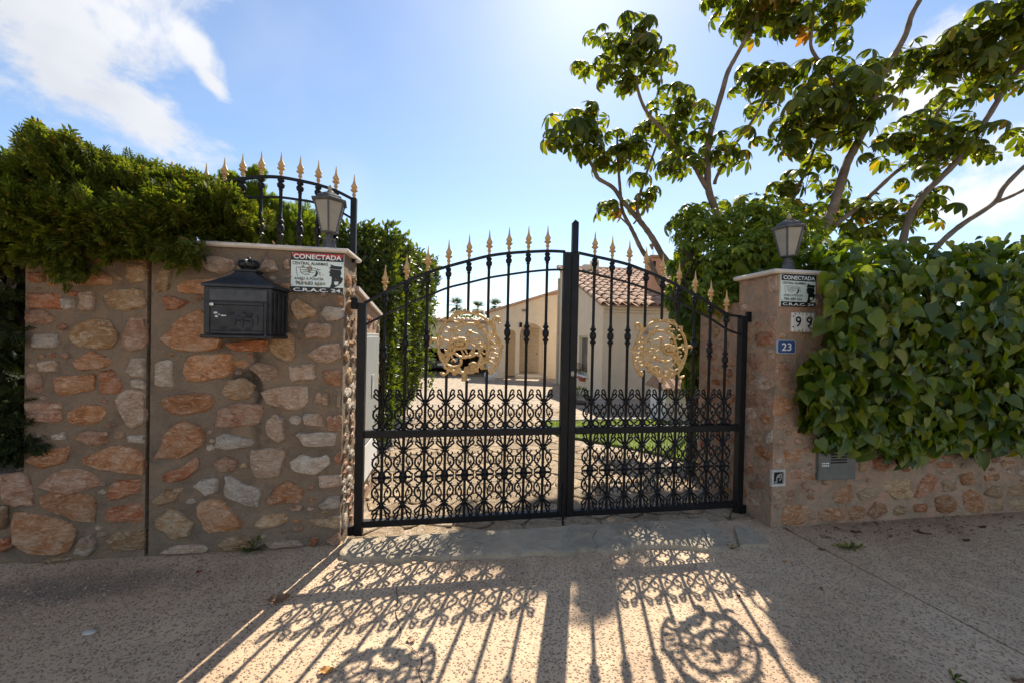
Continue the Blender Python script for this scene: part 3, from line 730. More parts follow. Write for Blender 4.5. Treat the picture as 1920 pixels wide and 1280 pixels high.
bd = masonry_body(-1.69, -1.105, LD, .17, 1.77); bd.v += []; T.part('mortar', bd, MORTL)
mb2 = masonry_body(-4.2, -1.692, LD+.012, .17, .50); T.part('low_footing', mb2, MORTL)
mb = MB(); mb.bbox((-1.70, LD-.02, 1.772), (-1.296, .2, 1.80), .012); T.part('coping', mb, COPE)
AV = []
for c, poly in parse(Z1L, SCL, 0, 220)+parse(Z2L, SCL, 0, 640):
    q = project(poly, LD, -1.11); AV.append(bbx(q)); put_stone(T, q, lfn, c, .019)
random_stones(T, -1.68, -1.115, .03, 1.70, lfn, 34, .030, .09, cols='tpokrk', h=.010, avoid=AV)
random_stones(T, -2.9, -1.85, .02, .48, lambda s, z, out: (s, LD+.012-out, z), 22, .08, .2, cols='orktk')

# sloping side wall with the utility cabinet
SW0, SW1 = .172, 1.03
T = Thing('side_wall', 'stone side wall with a sloping coping running back from the left pier', 'wall', (-.17, SW0, 0), 'G')
mb = MB(); mb.prism([(SW0, -.1), (SW1, -.1), (SW1, 1.465), (SW0, 1.60)], lambda d, z, s: (s, d, z), -.30, -.048); T.part('mortar', mb, MORTR)
mb = MB(); mb.prism([(SW0, 1.602), (SW1+.02, 1.467), (SW1+.02, 1.495), (SW0, 1.63)], lambda d, z, s: (s, d, z), -.32, -.025); T.part('coping', mb, COPE)
random_stones(T, SW0, SW1, 0, 1.45, lambda u, v, out: (-.048+out, u, v), 40, .06, .14, keep=lambda u, v: not (.27 < u < .93 and .12 < v < 1.36), cols='ppwtokr', h=.012)
T = Thing('utility_cabinet', 'pale grey metal utility cabinet set into the left side wall', 'cabinet', (-.045, .32, .17), 'G')
mb = MB(); mb.bbox((-.05, .31, .16), (-.03, .90, 1.31), .004); T.part('frame', mb, GREY)
mb = MB(); mb.bbox((-.029, .335, .47), (-.020, .875, 1.285), .004); dr = T.part('door', mb, GREY)
mb = MB(); mb.bbox((-.019, .60, .80), (-.014, .70, .98), .003); T.part('handle_plate', mb, simple('cabinet_plate', (.42,.43,.41), .4), dr)
mb = MB(); mb.bbox((-.029, .335, .185), (-.022, .875, .455), .003); T.part('lower_panel', mb, WHITE)

# ------------------------------------------------------------------ right pillar, side wall and low wall
T = Thing('gate_pillar', 'stone pillar right of the gate carrying the narrow alarm sign and house numbers', 'pillar', (2.86, RD, 0), 'G')
PR0, PR1 = 2.862, 3.245
bd = masonry_body(PR0, PR1, RD, .12, 1.786); T.part('mortar', bd, MORTR)
mb = MB(); mb.bbox((PR0-.04, RD-.022, 1.788), (PR1+.06, .15, 1.82), .010); T.part('coping', mb, COPE)
AV = [(3.0, .30, 1.62, .36), (3.1, .30, 1.40, .2), (2.98, .2, 1.2, .16), (2.95, .14, .36, .16)]
for c, poly in parse(P7, 560/1886, 1360, 380)+parse(P8, 560/1886, 1360, 700):
    q = project(poly, RD)
    if sum(a for a, b in q)/len(q) > PR0+.02: AV.append(bbx(q)); put_stone(T, [(min(PR1-.004, max(a, PR0+.005)), max(.012, b)) for a, b in q], rfn, c, .010)
    else:
        q = [side(x, y, PR0) for x, y in poly]; q = [(min(max(a, RD+.006), .118), max(.012, b)) for a, b in q]; put_stone(T, q, lambda u, v, out: (PR0-out, u, v), c, .010)
random_stones(T, PR0+.01, PR1-.005, .03, 1.74, rfn, 34, .045, .13, cols='kkpotk', h=.009, avoid=AV)
random_stones(T, RD+.01, .115, .02, 1.75, lambda u, v, out: (PR0-out, u, v), 16, .07, .15, cols='kkopprt', h=.008)
T = Thing('side_wall', 'rough stone side wall behind the right hinge post, topped with creeper', 'wall', (2.9, .13, 0), 'G')
mb = MB(); mb.box((PR0+.012, .123, -.08), (PR0+.26, .60, 1.62)); T.part('mortar', mb, MORTR)
random_stones(T, .13, .59, .0, 1.6, lambda u, v, out: (PR0+.012-out, u, v), 40, .09, .22, cols='kkoprtkp', h=.012)
T = Thing('stone_wall', 'low stone wall right of the pillar, mostly hidden under heart-leaved ivy', 'wall', (PR1, RD, 0), 'G')
T.part('mortar', masonry_body(PR1+.003, 9, RD+.006, .1, 1.62, st=.07), MORTR)
for c, poly in parse(P8W, 560/1886, 1360, 700): put_stone(T, project(poly, RD+.006, None, PR1+.006), lambda s, z, out: (s, RD+.006-out, z), c, .014)
random_stones(T, 3.26, 5.3, .03, .5, lambda s, z, out: (s, RD+.006-out, z), 34, .04, .10, cols='tokrtp', h=.010, avoid=[bbx(project(poly, RD+.006)) for c, poly in parse(P8W, 560/1886, 1360, 700)]+[(3.47, .3, .42, .24)])

# ------------------------------------------------------------------ gate
def bar_profile(z0, z1, zt=None, zk=None, r=.0100):
    p = [(z0, r)]; ev = []
    if zk: ev.append((zk, [(-.075, r), (-.07, .013), (-.06, .012), (-.05, .021), (-.042, .022), (-.03, .012), (-.02, .020), (-.01, .023), (.01, .023), (.02, .020), (.03, .012), (.042, .022), (.05, .021), (.06, .012), (.07, .013), (.075, r)]))
    if zt: ev.append((zt, [(-.075, r), (-.07, .014), (-.062, .011), (-.052, .020), (-.035, .023), (-.02, .014), (-.014, .019), (-.004, .020), (0, .012)]))
    for zc, pr in ev: p += [(zc+a, b) for a, b in pr]
    p += [(z1, r)]; return p
FIN = [(0, .009), (.018, .009), (.020, .0135), (.030, .0135), (.033, .009), (.043, .011), (.050, .0225), (.054, .0255), (.060, .0235), (.064, .013), (.071, .0185), (.082, .022), (.090, .018), (.104, .0105), (.125, .006), (.150, .0035), (.168, .0012)]
fm = MB(); fm.lathe(FIN, (0, 0, 0), 8, 0, 1, .8); FINM = fm.mesh('finial'); smooth_by_angle(FINM, 35); FINM.materials.append(GOLD)
def scroll_mesh():                                               # one cast scroll pair, 0..285 tall units
    mb = MB(); k = .262/285
    cur = [[(6,188),(26,206),(48,222),(64,238),(58,252),(42,246),(26,226),(8,200)], [(12,205),(24,226),(30,246),(34,266),(45,284),(58,280),(60,266),(50,262)],
           [(6,196),(18,172),(36,152),(54,138),(65,118),(65,92),(50,72),(34,58),(20,44),(18,24),(30,6),(50,2),(64,12),(66,28),(54,34)],
           [(30,152),(22,132),(24,108),(36,94),(46,100),(42,112)], [(50,72),(36,82),(30,96)], [(20,44),(36,46),(50,38),(58,22)], [(36,152),(48,156),(56,168),(50,176)], [(60,130),(72,136)], [(6,188),(20,182),(30,190)], [(34,58),(46,62),(56,54)]]
    rad = [6.8, 6.8, 7.6, 6.2, 5.6, 6.2, 5.4, 4.6, 5.2, 5.2]
    for sg in (1, -1):
        for c, r in zip(cur, rad):
            pts = cr([(sg*x*k, 0, y*k) for x, y in c], 3); n = len(pts); mb.tube(pts, [r*k*(1 if i < n*.7 else 1-.45*(i-n*.7)/(n*.3)) for i in range(n)], 5, True, (0, 1, 0))
        for x, y in ((42, 108), (52, 262), (56, 32), (38, 96)): mb.lathe([(-5*k, 2*k), (-2*k, 6*k), (2*k, 6*k), (5*k, 2*k)], (sg*x*k, 0, y*k), 6)
    mb.lathe([(180*k, 11*k), (186*k, 16*k), (196*k, 16*k), (202*k, 11*k)], (0, 0, 0), 8)
    mb.lathe([(2*k, 14*k), (10*k, 24*k), (30*k, 24*k), (40*k, 15*k), (46*k, 12*k)], (0, 0, 0), 8)
    me = mb.mesh('scroll_ornament'); smooth_by_angle(me, 50); me.materials.append(BLACK); return me
SCM = scroll_mesh()
def medallion(T, cs, cz, mir):
    k = .213/470; X = lambda x, y, d=0: (cs+mir*(x-660)*k, d, cz+(640-y)*k)
    def tubes(lst, mb):
        for pts, r0, r1 in lst:
            jj = 9 if len(pts) > 7 else 3; q = cr([X(x+random.uniform(-jj, jj), y+random.uniform(-jj, jj)) for x, y in pts], 5); n = len(q); mb.tube(q, [(r0+(r1-r0)*i/(n-1))*k*1.18*(1+.10*math.sin(i*1.7)) for i in range(n)], 6, True, (0, 1, 0))
    def leaf(mb, x, y, ang, L, w, d=0):
        L *= 1.12; w *= 1.35; a = math.radians(ang); c, s_ = math.cos(a), math.sin(a); P = []
        for t, ww in ((0, .15), (.3, .8), (.6, 1.), (.85, .5)): P.append((t*L, ww*w))
        vs = []; 
        for t, ww in P:
            for q, dd in ((ww, -.2), (0, -1.), (-ww, -.2), (0, .6)): vs.append(X(x+t*c-q*s_, y-(t*s_+q*c), d+dd*w*.55*k))
        vs.append(X(x+L*c*1.05, y-L*s_*1.05, d-w*.3*k)); fs = []
        for i in range(3):
            for q in range(4): fs.append((i*4+q, i*4+(q+1) % 4, (i+1)*4+(q+1) % 4, (i+1)*4+q))
        fs += [(12+q, 12+(q+1) % 4, 16) for q in range(4)]+[(3, 2, 1, 0)]; mb.add(vs, fs)
    mb = MB()
    tubes([([(300,330),(370,280),(440,230),(640,190),(850,250),(980,370),(1040,440),(1100,570),(1138,720),(1120,870),(1050,1010),(985,1085),(965,1040),(985,1010)], 20, 17),
           ([(1115,345),(1090,325),(1110,270),(1060,245),(1015,300),(1035,420),(1070,520)], 14, 24), ([(880,930),(950,905),(1020,940),(1045,1000)], 22, 16),
           ([(330,320),(245,450),(210,620),(220,760),(270,900),(360,975),(470,985),(540,940),(545,880)], 22, 18),
           ([(280,920),(330,1000),(420,1050),(520,1078),(620,1085),(720,1040),(850,965),(930,870),(952,720),(935,560),(870,430),(760,365),(640,358),(500,400),(420,500),(378,620),(385,740),(400,800),(415,870)], 24, 14),
           ([(330,1000),(350,1060),(310,1110),(262,1090),(255,1075)], 22, 20), ([(600,1085),(600,1140),(600,1205)], 34, 36), ([(640,190),(640,165)], 30, 24),
             ([(300,700),(340,680),(360,720),(330,760),(290,740)], 12, 9), ([(300,820),(350,800),(380,850),(340,890)], 13, 9), ([(430,330),(500,330),(530,300),(490,275)], 12, 9), ([(720,290),(780,310),(800,350),(760,345)], 12, 9), ([(980,480),(1010,500),(1000,540)], 12, 9),
           ([(1000,690),(1050,720),(1100,700)], 12, 9), ([(990,860),(1050,860),(1090,880)], 13, 9), ([(660,960),(720,930),(770,950),(740,985)], 14, 10), ([(470,920),(430,890),(400,920)], 12, 9), ([(330,420),(370,440),(350,490),(300,480)], 12, 9), ([(880,680),(850,750),(880,800),(920,780)], 12, 9), ([(850,520),(820,550),(850,590)], 11, 8), ([(470,450),(520,470),(560,440)], 11, 8),
           ([(1060,560),(1000,545),(950,580)], 14, 16), ([(1110,640),(1050,650),(1000,610)], 16, 12), ([(1090,800),(1040,785),(1000,810)], 14, 12), ([(110,600),(170,600),(210,640)], 26, 18), ([(230,560),(280,600),(340,620),(380,640)], 16, 14)], mb)
    T_ = T.part('medallion', mb, GOLD, ang=55)
    mb = MB()
    for x, y, a, L, w in [(640,205,10,190,26),(640,205,172,180,24),(330,330,120,70,26),(400,260,-120,70,22),(480,215,165,60,20),(1000,400,75,80,24),(1090,560,-110,80,24),(1130,720,60,70,24),(1130,720,-100,80,22),
                           (230,700,100,80,24),(240,780,-60,110,28),(290,900,20,90,26),(250,600,40,70,20),(360,990,-10,90,28),(480,1060,70,80,30),(560,1080,140,110,34),(600,1085,60,110,36),(640,1080,20,130,34),(720,1040,90,90,34),(760,1000,40,110,34),(820,970,-30,90,30),(840,950,70,100,32),
                           (760,365,-30,100,32),(820,410,30,70,24),(880,440,-60,80,24),(930,520,100,70,22),(940,600,-40,60,22),(945,700,150,70,22),(950,760,60,60,20),(640,362,165,110,22),(480,410,-150,60,20),(420,500,120,60,18),(380,620,-40,60,20),(1000,610,200,60,18),(1080,650,0,50,18),(980,740,10,60,18),(980,800,20,60,18),(110,600,150,60,26),(110,620,-140,50,22),(1045,1000,-110,90,22),(1060,310,100,60,16),(280,640,200,70,24),(320,850,40,90,26),(300,760,-30,80,24),(410,980,200,70,26),(350,950,150,70,24),(900,890,30,90,28),(880,920,110,80,26),(540,350,60,60,20),(720,355,40,80,24),(930,330,20,80,22),(560,200,60,70,22),(760,225,80,70,22),(960,660,20,70,20),(1000,450,-40,70,20),(1040,900,30,70,20),(1100,840,200,60,18),(680,1050,200,80,28),(500,1075,200,80,28),(440,540,20,60,18),(390,700,160,70,20),(800,800,60,80,24),(840,880,0,70,24),(740,1010,-40,80,28),(1010,560,90,60,18)]:
        leaf(mb, x, y, a, L, w)
    T.part('leaf_scroll', mb, GOLD, T_, kind='stuff')
    mb = MB()
    tubes([([(390,640),(440,610),(520,595),(590,610),(620,650),(600,700),(540,725),(470,715),(410,690)], 30, 20), ([(430,660),(500,650),(580,660)], 46, 40), ([(600,690),(640,640),(650,570),(635,510),(655,470),(690,475)], 26, 22), ([(680,478),(720,490),(790,502)], 20, 5),
           ([(395,640),(460,585),(530,570),(600,585)], 10, 18), ([(470,710),(430,770),(400,810),(420,870)], 26, 8), ([(540,725),(560,770),(575,805)], 11, 10), ([(590,715),(620,770),(640,800)], 11, 10),
           ([(460,800),(540,845),(640,850),(720,820),(770,795),(820,825),(838,890),(800,950)], 18, 24), ([(715,810),(740,730),(762,660),(755,600),(735,560)], 13, 9), ([(762,660),(820,640),(870,660),(920,730)], 12, 14), ([(750,690),(700,660),(670,640)], 11, 8), ([(800,660),(850,690),(900,700)], 10, 8), ([(720,810),(700,750),(715,730)], 9, 7)], mb)
    for x, y, a, L, w in [(755,600,90,50,16),(755,600,40,55,18),(755,600,140,50,16),(830,640,10,70,22),(700,655,150,60,22),(790,690,-60,60,18),(720,800,110,60,18),(480,800,170,70,18),(560,850,60,60,16),(660,800,30,90,20),(500,700,200,90,24),(900,700,20,60,18),(690,640,60,40,14)]: leaf(mb, x, y, a, L, w)
    T.part('bird', mb, GOLD, T_, ang=55)
GW = 2.86
def gate(hs, dirn, label, arch, arch2, bars, wid, kz):
    T = Thing('gate_leaf', label, 'gate', (hs, 0, 0), 'G', 'pair of iron gate leaves')
    X = lambda x: hs+dirn*x
    def bx(a, b, name, parent=None, r=.003, mat=BLACK):
        lo = (min(X(a[0]), X(b[0])), min(a[1], b[1]), a[2]); hi = (max(X(a[0]), X(b[0])), max(a[1], b[1]), b[2]); mb = MB(); mb.bbox(lo, hi, r); return T.part(name, mb, mat, parent)
    hp = bx((.012, -.024, -.0), (.064, .026, 1.502), 'hinge_stile')
    bx((-.03, -.012, 1.46), (.010, .012, 1.535), 'hinge', hp); bx((-.028, -.014, .0), (.010, .014, .06), 'hinge', hp)
    ms = bx((wid-.052, -.022, .05), (wid, .024, 1.905), 'meeting_stile')
    bx((.066, -.02, .05), (wid-.054, .02, .092), 'bottom_rail'); bx((.066, -.02, .632), (wid-.054, .02, .680), 'middle_rail')
    for nm, pts, r in (('arch_rail', arch, .0125), ('lower_arch_rail', arch2, .0095)):
        mb = MB(); q = cr([(X(a), 0, b) for a, b in pts], 4); mb.tube(q, r, 4, True, (0, 1, 0)); T.part(nm, mb, BLACK)
    az = lambda x, A: np.interp(x, [a for a, b in A], [b for a, b in A])
    mcx, mcz, mr = bars[4]+(.012 if dirn > 0 else .0), 1.258 if dirn > 0 else 1.244, .222 if dirn > 0 else .212
    for i, x in enumerate(bars):
        zt = float(az(x, arch)); mb = MB()
        if i in (3, 4, 5):
            h = math.sqrt(max(0, mr**2-(x-mcx)**2))
            mb.lathe([(mcz+h-.015, .0100)]+bar_profile(mcz+h, zt+.01, zt-.012)[1:], (X(x), 0, 0), 8)
            mb.lathe([(.09, .0100), (mcz-h+(.012 if i != 4 else -.03), .0100)], (X(x), 0, 0), 8)
        else: mb.lathe(bar_profile(.09, zt+.01, zt-.012, kz[i]), (X(x), 0, 0), 8)
        b = T.part('bar', mb, BLACK, ang=40)
        T.inst('finial', FINM, (X(x), 0, zt+.010), (0, 0, random.uniform(-.1, .1)), (1, 1, 1), b)
        for z, sz in ((.682, 1.0), (.362, 1.03), (.372, -1.06)):
            T.inst('scroll_ornament', SCM, (X(x), 0, z), (0, 0, 0), (dirn*.98, 1, sz), b)
    medallion(T, X(mcx), mcz, dirn)
    return T, X, ms, bx
ARL = [(.050,1.500),(.183,1.580),(.312,1.652),(.44,1.714),(.578,1.765),(.723,1.812),(.859,1.852),(.991,1.877),(1.13,1.894),(1.272,1.907),(1.385,1.909)]
ARL2 = [(.052,1.360),(.324,1.506),(.46,1.568),(.581,1.623),(.722,1.664),(.857,1.703),(.994,1.731),(1.127,1.756),(1.27,1.776),(1.385,1.784)]
TL, XL, msL, bxL = gate(0, 1, 'left leaf of the black iron gate, its gold heron medallion facing right', ARL, ARL2, [.177+.1352*i for i in range(9)], 1.428, [1.17, 1.25, 1.285, 0, 0, 0, 1.335, 1.335, 1.335])
GWID = 2.835
ARR = [(.05,1.498),(.172,1.513),(.31,1.584),(.439,1.647),(.566,1.701),(.695,1.754),(.835,1.802),(.968,1.842),(1.091,1.866),(1.231,1.888),(1.355,1.907)]
ARR2 = [(.05,1.36),(.175,1.40),(.31,1.475),(.439,1.532),(.566,1.584),(.695,1.632),(.835,1.677),(.968,1.712),(1.091,1.738),(1.231,1.762),(1.355,1.783)]
TR, XR, msR, bxR = gate(GWID, -1, 'right leaf of the black iron gate, with the tall pointed centre post', ARR, ARR2, [.180+.1313*i for i in range(9)], 1.402, [1.17, 1.24, 1.275, 0, 0, 0, 1.325, 1.325, 1.325])
mb = MB(); mb.bbox((1.434, -.018, 1.905), (1.477, .02, 2.115), .003); mb.add([(1.434,-.018,2.115),(1.477,-.018,2.115),(1.477,.02,2.115),(1.434,.02,2.115),(1.4555,.001,2.14)], [(0,1,4),(1,2,4),(2,3,4),(3,0,4)]); TR.part('pointed_post', mb, BLACK, msR)
mb = MB(); mb.lathe([(-.003, .012), (.003, .012)], (0, 0, 0), 12); lk = MB(); lk.v = [(1.452+v[0], -.0235+v[2], 1.06+v[1]*1.6) for v in mb.v]; lk.f = mb.f; TR.part('lock_plate', lk, simple('worn_steel', (.25,.24,.22), .4, .8), msR)
mb = MB(); mb.lathe([(.0, .007), (.30, .007)], (1.405, -.03, 0), 8); mb.bbox((1.395, -.036, .16), (1.415, -.022, .19)); TL.part('drop_bolt', mb, BLACK, msL)

# ------------------------------------------------------------------ railing on the left pier
RDp = .06
T = Thing('railing', 'short arched iron railing with gold spear points on top of the left pier', 'railing', (-.04, RDp, 1.82), 'G')
top = [wall(x, y, RDp) for x, y in [(661,374),(629,358),(596,347),(560.6,339),(525,333),(489,332),(454,336),(416,345),(384,356),(350,372)]]
low = [wall(x, y, RDp) for x, y in [(658,409),(629,393),(589,380),(560,375),(525,370.6),(489,370),(454,373),(416,382),(384,392),(350,405)]]
for nm, A, r in (('arch_rail', top, .0115), ('lower_arch_rail', low, .009)):
    mb = MB(); mb.tube(cr([(a, RDp, b) for a, b in A], 4), r, 4, True, (0, 1, 0)); T.part(nm, mb, BLACK)
mb = MB(); ps = wall(663, 420, RDp)[0]; pz = wall(663, 372, RDp)[1]; mb.bbox((ps-.018, RDp-.018, 1.77), (ps+.018, RDp+.018, pz), .003); po = T.part('post', mb, BLACK)
T.inst('finial', FINM, (ps, RDp, pz-.003), (0,0,0), (.95,.95,.95), po)
for x in (629, 596, 562, 526, 489, 454, 420, 386):
    s = wall(x, 400, RDp)[0]; z = float(np.interp(-s, [-a for a, b in top], [b for a, b in top])); mb = MB(); mb.lathe(bar_profile(1.78, z+.008, z-.010, 1.965), (s, RDp, 0), 8)
    b = T.part('bar', mb, BLACK, ang=40); T.inst('finial', FINM, (s, RDp, z+.006), (0,0,0), (.95,.95,.92), b)

# ------------------------------------------------------------------ pillar lanterns
def lantern(s, d, z, rot, label, sc=1.0):
    T = Thing('pillar_lantern', label, 'lantern', (s, d, z), 'G', 'lanterns on the gate pillars')
    h = lambda p: [(a*sc+0, b*sc) for a, b in p]
    def L(prof, n=6, name='x', mat=LAMPM, parent=None, ang=30): mb = MB(); mb.lathe(h(prof), (s, d, z), n, rot); return T.part(name, mb, mat, parent, ang=ang)
    L([(0, .056), (.012, .056), (.016, .048), (.075, .036), (.080, .041), (.088, .041), (.092, .026), (.118, .022), (.124, .045), (.134, .048)], 8, 'base')
    L([(.320, .112), (.326, .118), (.338, .118), (.342, .104), (.352, .084), (.356, .086), (.366, .080), (.378, .052), (.384, .050), (.392, .032), (.398, .020)], 6, 'roof')
    L([(.398, .012), (.404, .017), (.412, .012), (.418, .016), (.432, .010), (.446, .003)], 8, 'finial', simple('lantern_finial_gold', (.42,.33,.20), .5, .4) if 'lantern_finial_gold' not in bpy.data.materials else bpy.data.materials['lantern_finial_gold'])
    fr = MB(); r0, r1, z0, z1 = .052*sc, .100*sc, .132*sc, .322*sc
    P0 = []; P1 = []
    for k in range(6):
        a = 2*math.pi*(k+.5)/6+rot; p0 = (s+r0*math.cos(a), d+r0*math.sin(a), z+z0); p1 = (s+r1*math.cos(a), d+r1*math.sin(a), z+z1); P0.append(p0); P1.append(p1); fr.tube([p0, p1], .0065*sc, 4)
    F = T.part('frame', fr, LAMPM)
    c = Vector((s, d, 0))
    for k in range(6):
        q = [Vector(P0[k]), Vector(P0[(k+1) % 6]), Vector(P1[(k+1) % 6]), Vector(P1[k])]; q = [p+(Vector((c.x, c.y, p.z))-p)*.03 for p in q]; m = MB(); nrm = (q[1]-q[0]).cross(q[3]-q[0]).normalized()*.002
        m.add([p-nrm for p in q]+[p+nrm for p in q], [(0,1,2,3),(7,6,5,4),(0,4,5,1),(1,5,6,2),(2,6,7,3),(3,7,4,0)]); T.part('glass_pane', m, FROST, F)
    return T
ls = wall(617, 462, .0)[0]; lantern(ls, .0, 1.82, R(12), 'grey hexagonal lantern on the left pier in front of the arched railing', .95)
ls2 = wall(1477, 500, -.09)[0]; lantern(ls2, -.09, 1.818, R(10), 'dark hexagonal lantern on the right pillar half wrapped in leaves', 1.02)

# ------------------------------------------------------------------ letterbox
MBX = simple('letterbox_black_casting', (.022, .023, .026), .5, .2, .5, 18, .35, 70)
x0, x1, dF, dB, zb, zt = -.695, -.363, -.318, LD-.002, 1.267, 1.538
T = Thing('mailbox', 'black cast metal letterbox with a crowned roof fixed to the left pier', 'mailbox', ((x0+x1)/2, dB, zb), 'G')
mb = MB(); mb.bbox((x0, dF, zb+.016), (x1, dB, zt), .004); body = T.part('body', mb, MBX)
mb = MB(); mb.bbox((x0-.012, dF-.012, zb-.004), (x1+.012, dB, zb+.015), .005); T.part('base_ledge', mb, MBX)
cx, cd_ = (x0+x1)/2, (dF+dB)/2; W2, D2 = (x1-x0)/2, (dB-dF)/2
rp = [(0, 1.06, 1.06), (.014, 1.06, 1.06), (.02, 1.0, 1.0), (.034, .82, .80), (.052, .62, .60), (.072, .42, .44), (.092, .30, .36), (.098, .36, .42), (.106, .36, .42), (.108, .22, .28)]
mb = MB(); vs = []; fs = []
for i, (h, a, b) in enumerate(rp):
    for sx, sy in ((-1,-1),(1,-1),(1,1),(-1,1)): vs.append((cx+sx*W2*a, min(cd_+sy*D2*b, dB), zt+.001+h))
for i in range(len(rp)-1):
    for k in range(4): fs.append((i*4+k, i*4+(k+1) % 4, (i+1)*4+(k+1) % 4, (i+1)*4+k))
fs += [(3,2,1,0), tuple((len(rp)-1)*4+k for k in range(4))]; mb.add(vs, fs); roof = T.part('roof', mb, MBX, ang=25)
mb = MB(); cz = zt+.109; cw = .042
mb.lathe([(0, .030), (.006, .034), (.012, .030), (.014, .026), (.022, .046), (.036, .050), (.046, .034), (.05, .012), (.056, .010), (.062, .014), (.072, .008), (.076, .002)], (cx, cd_, cz), 10, 0, 1.1, .8)
for k in range(8): a = 2*math.pi*k/8; mb.tube(cr([(cx+.034*math.cos(a), cd_+.026*math.sin(a), cz+.012), (cx+.056*math.cos(a), cd_+.042*math.sin(a), cz+.030), (cx+.04*math.cos(a), cd_+.03*math.sin(a), cz+.050), (cx, cd_, cz+.056)], 4), .006, 5)
T.part('crown', mb, MBX, roof, ang=50)
mb = MB(); mb.bbox((x0+.032, dF-.008, zt-.075), (x1-.018, dF-.0005, zt-.012), .003); T.part('letter_flap', mb, simple('letterbox_flap', (.05,.052,.055), .5, .2, .35, 25), label='slightly greyer worn flap over the letter slot')
fr = MB(); fr.bbox((x0+.012, dF-.007, zb+.022), (x0+.034, dF-.0005, zt-.08), .003)
fr.bbox((x1-.034, dF-.007, zb+.022), (x1-.012, dF-.0005, zt-.08), .003); fr.bbox((x0+.036, dF-.007, zt-.096), (x1-.036, dF-.0005, zt-.082), .003); fr.bbox((x0+.036, dF-.007, zb+.022), (x1-.036, dF-.0005, zb+.036), .003)
mb = MB(); mb.bbox((x0+.036, dF-.004, zb+.038), (x1-.036, dF-.0004, zt-.098), .002); door = T.part('door', mb, MBX); T.part('door_frame', fr, MBX, door)
mb = MB()
for (a, b, w, h) in [(.52,.50,.05,.03),(.60,.58,.035,.04),(.66,.48,.05,.028),(.46,.40,.02,.05),(.58,.36,.018,.05),(.72,.36,.018,.05),(.70,.60,.02,.02),(.42,.62,.03,.015),(.30,.22,.05,.012),(.48,.18,.06,.014),(.66,.2,.05,.012),(.80,.45,.012,.06)]:
    c_ = (x0+(x1-x0)*a, dF-.004, zb+(zt-zb-.08)*b+.01)
    m2 = MB(); m2.lathe([(-1, .2), (-.6, .8), (0, 1), (.6, .8), (1, .2)], (0,0,0), 8); mb.add([(c_[0]+v[0]*w*.5, c_[1]+v[1]*.007, c_[2]+v[2]*h*.5) for v in m2.v], m2.f)
T.part('relief', mb, MBX, door, ang=60)
mb = MB(); m2 = MB(); m2.lathe([(-.004, .010), (.003, .010), (.005, .007)], (0,0,0), 14); mb.add([(x0+.045+v[0], dF-.009-v[2], zb+.175+v[1]) for v in m2.v], m2.f); lk = T.part('lock', mb, simple('nickel_lock', (.62,.60,.56), .3, .8), door)
mb = MB(); mb.box((x0+.0438, dF-.0155, zb+.169), (x0+.0462, dF-.0135, zb+.181)); T.part('keyhole', mb, DARK, lk)
chips = MB()
for a, b, w in [(.185,.50,.013),(.20,.42,.011),(.285,.44,.009),(.33,.44,.007),(.24,.46,.006)]:
    p = [(x0+(x1-x0)*a+w*math.cos(t)*random.uniform(.6,1.1), zb+(zt-zb-.05)*b+.02+w*.6*math.sin(t)*random.uniform(.6,1.1)) for t in np.linspace(0, 5.6, 8)]; chips.prism(p, lambda u, v, d: (u, d, v), dF-.0062, dF-.0045)
T.part('paint_chips', chips, simple('bare_metal_chip', (.5,.5,.49), .6), door)
ribs = MB()
for q in (.12, .35, .62, .86): ribs.bbox((x1+.0005, dF+(dB-dF)*q, zb+.03), (x1+.006, dF+(dB-dF)*q+.014, zt-.02), .002)
T.part('side_ribs', ribs, MBX, body)
mb = MB(); mb.lathe([(0, .008), (.018, .008)], (x1-.02, dF-.012, zb+.004), 8); mb.lathe([(0, .007), (.016, .007)], (x1-.02, dF-.012, zt-.098), 8); mb.lathe([(0, .0045), (zt-zb-.11, .0045)], (x1-.02, dF-.012, zb+.012), 6); T.part('hinge_rod', mb, MBX, door)

# ------------------------------------------------------------------ signs
_fc = {}
def text_poly(txt, bold=.0):
    cu = bpy.data.curves.new('lettering', 'FONT'); cu.body = txt; cu.size = 1; cu.offset = bold; cu.resolution_u = 3; cu.fill_mode = 'FRONT'
    ob = bpy.data.objects.new('lettering', cu); COL.objects.link(ob); bpy.context.view_layer.update()
    me = bpy.data.meshes.new_from_object(ob.evaluated_get(bpy.context.evaluated_depsgraph_get())); bpy.data.objects.remove(ob)
    V = [(v.co.x, v.co.y) for v in me.vertices]; Fc = [tuple(p.vertices) for p in me.polygons]; bpy.data.meshes.remove(me); bpy.data.curves.remove(cu)
    return V, Fc
def put_text(mb, txt, u0, u1, v0, v1, fn, d, bold=.0):
    V, Fc = text_poly(txt, bold); xs = [v[0] for v in V]; ys = [v[1] for v in V]; a, b, c, e = min(xs), max(xs), min(ys), max(ys)
    mb.add([fn(u0+(x-a)/(b-a)*(u1-u0), v0+(y-c)/(e-c)*(v1-v0), d) for x, y in V], Fc)
def stroke(mb, pts, w, fn, d):
    P = [Vector((p[0], p[1], 0)) for p in pts]; L = []; Q = []
    for i in range(len(P)):
        t = (P[min(i+1, len(P)-1)]-P[max(0, i-1)]).normalized(); n = Vector((-t.y, t.x, 0))*w/2; L.append(fn(*(P[i]+n)[:2], d)); Q.append(fn(*(P[i]-n)[:2], d))
    n = len(P); mb.add(L+Q, [(i, i+1, n+i+1, n+i) for i in range(n-1)])
